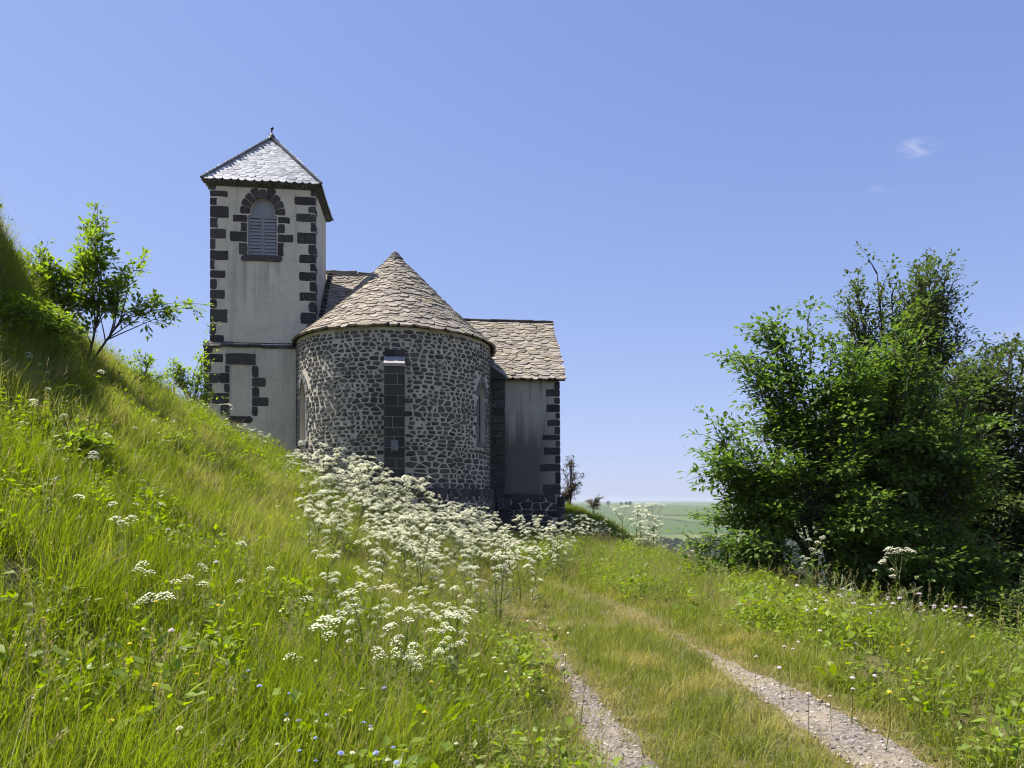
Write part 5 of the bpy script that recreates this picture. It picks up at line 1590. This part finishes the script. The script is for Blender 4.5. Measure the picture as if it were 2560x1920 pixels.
yarrows(12, 60, 420, 7, 12, 'small white umbel flower on the left bank', 'white umbels on the left bank')
yarrows(14, 200, 760, 4.6, 7, 'small white umbel flower in the near meadow', 'white umbels in the near meadow')
yarrows(10, 700, 1150, 4.4, 6, 'small white umbel flower before the thick cow parsley', 'white umbels before the cow parsley')
plant(5.55, 10.4, 1.15, 'tall cow parsley leaning in front of the dark shrubs at right', None, True, 2)
plant(4.75, 11.6, 1.0, 'cow parsley left of the tall one, under the bushy tree', None, True, 4)

# small single flowers
def flower_mesh(nm, mat, H, head, seed, flat=.6):
    q = random.Random(seed); m_ = MB()
    m_.tube([(0, 0, -.03), (.01, 0, H * .5), (q.uniform(-.04, .04), q.uniform(-.04, .04), H)], [.0028, .0024, .002], 4, 1)
    tip = Vector(m_.V[-1]); k = 10
    for ring, (r, z) in enumerate(((.35, .7), (.75, .35), (1.0, 0.0))):
        for j in range(k):
            a = 2 * math.pi * (j + .5 * ring) / k; d = Vector((math.cos(a), math.sin(a), 0)); sd = Vector((-d.y, d.x, 0))
            b = tip + Vector((0, 0, head * z * flat)); e = b + d * head * r + Vector((0, 0, q.uniform(-.1, .25) * head)); w = sd * head * .24
            m_.add([b, b + d * head * r * .6 + w, e, b + d * head * r * .6 - w], [(0, 1, 2, 3)], 0)
    me = mesh(nm, m_.V, m_.F, False, m_.M, np.full(len(m_.V), .5)); me.materials.append(mat); me.materials.append(M['stem']); return me
FL = {'lilac': [flower_mesh('scabious_flower', M['petal_lilac'], .42, .024, 1000 + i) for i in range(3)],
      'blue': [flower_mesh('bluebell_flower', M['petal_blue'], .36, .016, 1010 + i) for i in range(3)],
      'yellow': [flower_mesh('yellow_flower', M['petal_yellow'], .34, .017, 1020 + i) for i in range(3)],
      'white': [flower_mesh('white_flower', M['petal'], .30, .016, 1030 + i) for i in range(3)]}
def flowers(kind, n, px0, px1, y0, y1, label, group, s=1.0):
    for i in range(n):
        y = rnd.uniform(y0, y1); x = (rnd.uniform(px0, px1) - 1280) / 1850 * y
        o = bpy.data.objects.new(FL[kind][0].name.split('.')[0], FL[kind][rnd.randrange(3)]); COL.objects.link(o)
        o.location = (x, y, tz(x, y)); o.rotation_euler = (rnd.uniform(-.2, .2), rnd.uniform(-.2, .2), rnd.uniform(0, 6.28)); o.scale = (s * rnd.uniform(.75, 1.2),) * 3
        tag(o, label, 'flower', group)
flowers('lilac', 46, 2000, 2420, 6.6, 9.5, 'pale lilac scabious flower on the right verge', 'scabious on the right verge')
flowers('lilac', 12, 1880, 2180, 4.8, 6.4, 'pale lilac scabious flower beside the right wheel rut', 'scabious beside the right rut', .8)
flowers('lilac', 6, 400, 1100, 4.2, 7, 'single lilac flower in the near left meadow', 'lilac flowers in the near meadow', 1.1)
flowers('blue', 20, 600, 1020, 3.3, 4.6, 'small pale blue flower in the near meadow', 'blue flowers in the near meadow')
flowers('yellow', 18, 40, 1300, 3.2, 5.5, 'small yellow flower in the near meadow', 'yellow flowers in the near meadow')
flowers('yellow', 12, 2200, 2480, 4.6, 6.0, 'small yellow flower at the right corner of the verge', 'yellow flowers on the right verge')
flowers('white', 36, 60, 1300, 3.4, 9, 'tiny white flower among the meadow grass', 'tiny white meadow flowers')
flowers('white', 22, 1180, 1420, 4.5, 8, 'tiny white flower at the left edge of the track', 'tiny white flowers by the track')

# leafy upright herbs at the right verge edge
def herb_plant(seed):
    q = random.Random(seed); m_ = MB(); H = q.uniform(.55, .85); n = 16
    m_.tube([(0, 0, -.05), (.02, 0, H * .5), (.03, .01, H)], [.005, .004, .002], 4)
    for i in range(n * 2):
        t = .12 + .88 * i / (n * 2); a = i * 2.4; p = Vector((.03 * t, .01 * t, H * t)); L = .15 * (1 - .45 * t)
        d = Vector((math.cos(a), math.sin(a), .55)).normalized(); s = d.cross(Vector((0, 0, 1))).normalized() * L * .11
        m_.add([p, p + d * L * .5 + s, p + d * L - Vector((0, 0, L * .25)), p + d * L * .5 - s], [(0, 1, 2, 3)])
    me = mesh('leafy_herb', m_.V, m_.F, False, None, np.array([random.Random(k // 4).random() for k in range(len(m_.V))])); me.materials.append(M['herb']); return me
HP = [herb_plant(1100 + i) for i in range(4)]
for i in range(48):
    y = rnd.uniform(6.6, 12.5); x = rnd.uniform(4.7, 5.75) - .02 * (y - 6)
    o = bpy.data.objects.new('leafy_herb', HP[rnd.randrange(4)]); COL.objects.link(o); o.location = (x, y, tz(x, y)); o.rotation_euler = (rnd.uniform(-.15, .15), rnd.uniform(-.15, .15), rnd.uniform(0, 6.28)); o.scale = (rnd.uniform(.6, 1.0),) * 3
    tag(o, 'upright leafy herb along the edge of the right verge', 'herb', 'leafy herbs at the verge edge')
# bright ferns on the left bank
def fern(seed):
    q = random.Random(seed); m_ = MB()
    for f in range(7):
        a = f * .9 + q.uniform(-.3, .3); L = q.uniform(.3, .5); d = Vector((math.cos(a), math.sin(a), 0)); s = Vector((-d.y, d.x, 0))
        m_.tube([d * L * t + Vector((0, 0, L * (1.1 * t - .75 * t * t))) for t in (0, .35, .7, 1)], [.005, .004, .003, .0015], 3)
        for j in range(9):
            t = .12 + .88 * j / 9; p = d * L * t + Vector((0, 0, L * (1.1 * t - .75 * t * t))); ll = L * .32 * (1 - t * .85)
            for sg in (-1, 1):
                e = p + s * sg * ll + d * ll * .35; w = d * ll * .2
                m_.add([p, p + (e - p) * .5 + w, e, p + (e - p) * .5 - w], [(0, 1, 2, 3)])
    me = mesh('fern', m_.V, m_.F, False, None, np.random.default_rng(seed).uniform(.5, 1, len(m_.V))); me.materials.append(M['herb']); return me
FE = [fern(1200 + i) for i in range(3)]
for (px, py_y, lab) in ((60, 9.0, 'bright fern on the steep left bank, nearest the left edge'), (110, 10.2, 'bright fern on the steep left bank below the shrub'), (260, 9.0, 'bright fern in the hollow of the left bank'), (470, 17.5, 'yellow-green fern on the crest left of the tower'), (540, 17.2, 'yellow-green fern below the blocked doorway'), (250, 13.5, 'bright fern at the foot of the young shrub')):
    x = (px - 1280) / 1850 * py_y
    o = bpy.data.objects.new('fern', FE[rnd.randrange(3)]); COL.objects.link(o); o.location = (x, py_y, tz(x, py_y) + .12); o.rotation_euler = (0, 0, rnd.uniform(0, 6)); tag(o, lab, 'fern')

# ------------------------------------------------------------------ air
m_ = MB(); m_.box((-5900, -1400, -72), (5900, 8800, 19))
hz = NT('haze_air')
pv = hz.node('ShaderNodeVolumePrincipled'); pv.inputs['Color'].default_value = (0.86, 0.92, 1.0, 1); pv.inputs['Density'].default_value = 0.0001; pv.inputs['Anisotropy'].default_value = 0.3
hz.l.new(pv.outputs[0], hz.out.inputs['Volume'])
haze = m_.build('haze', hz.m); tag(haze, kind='stuff')
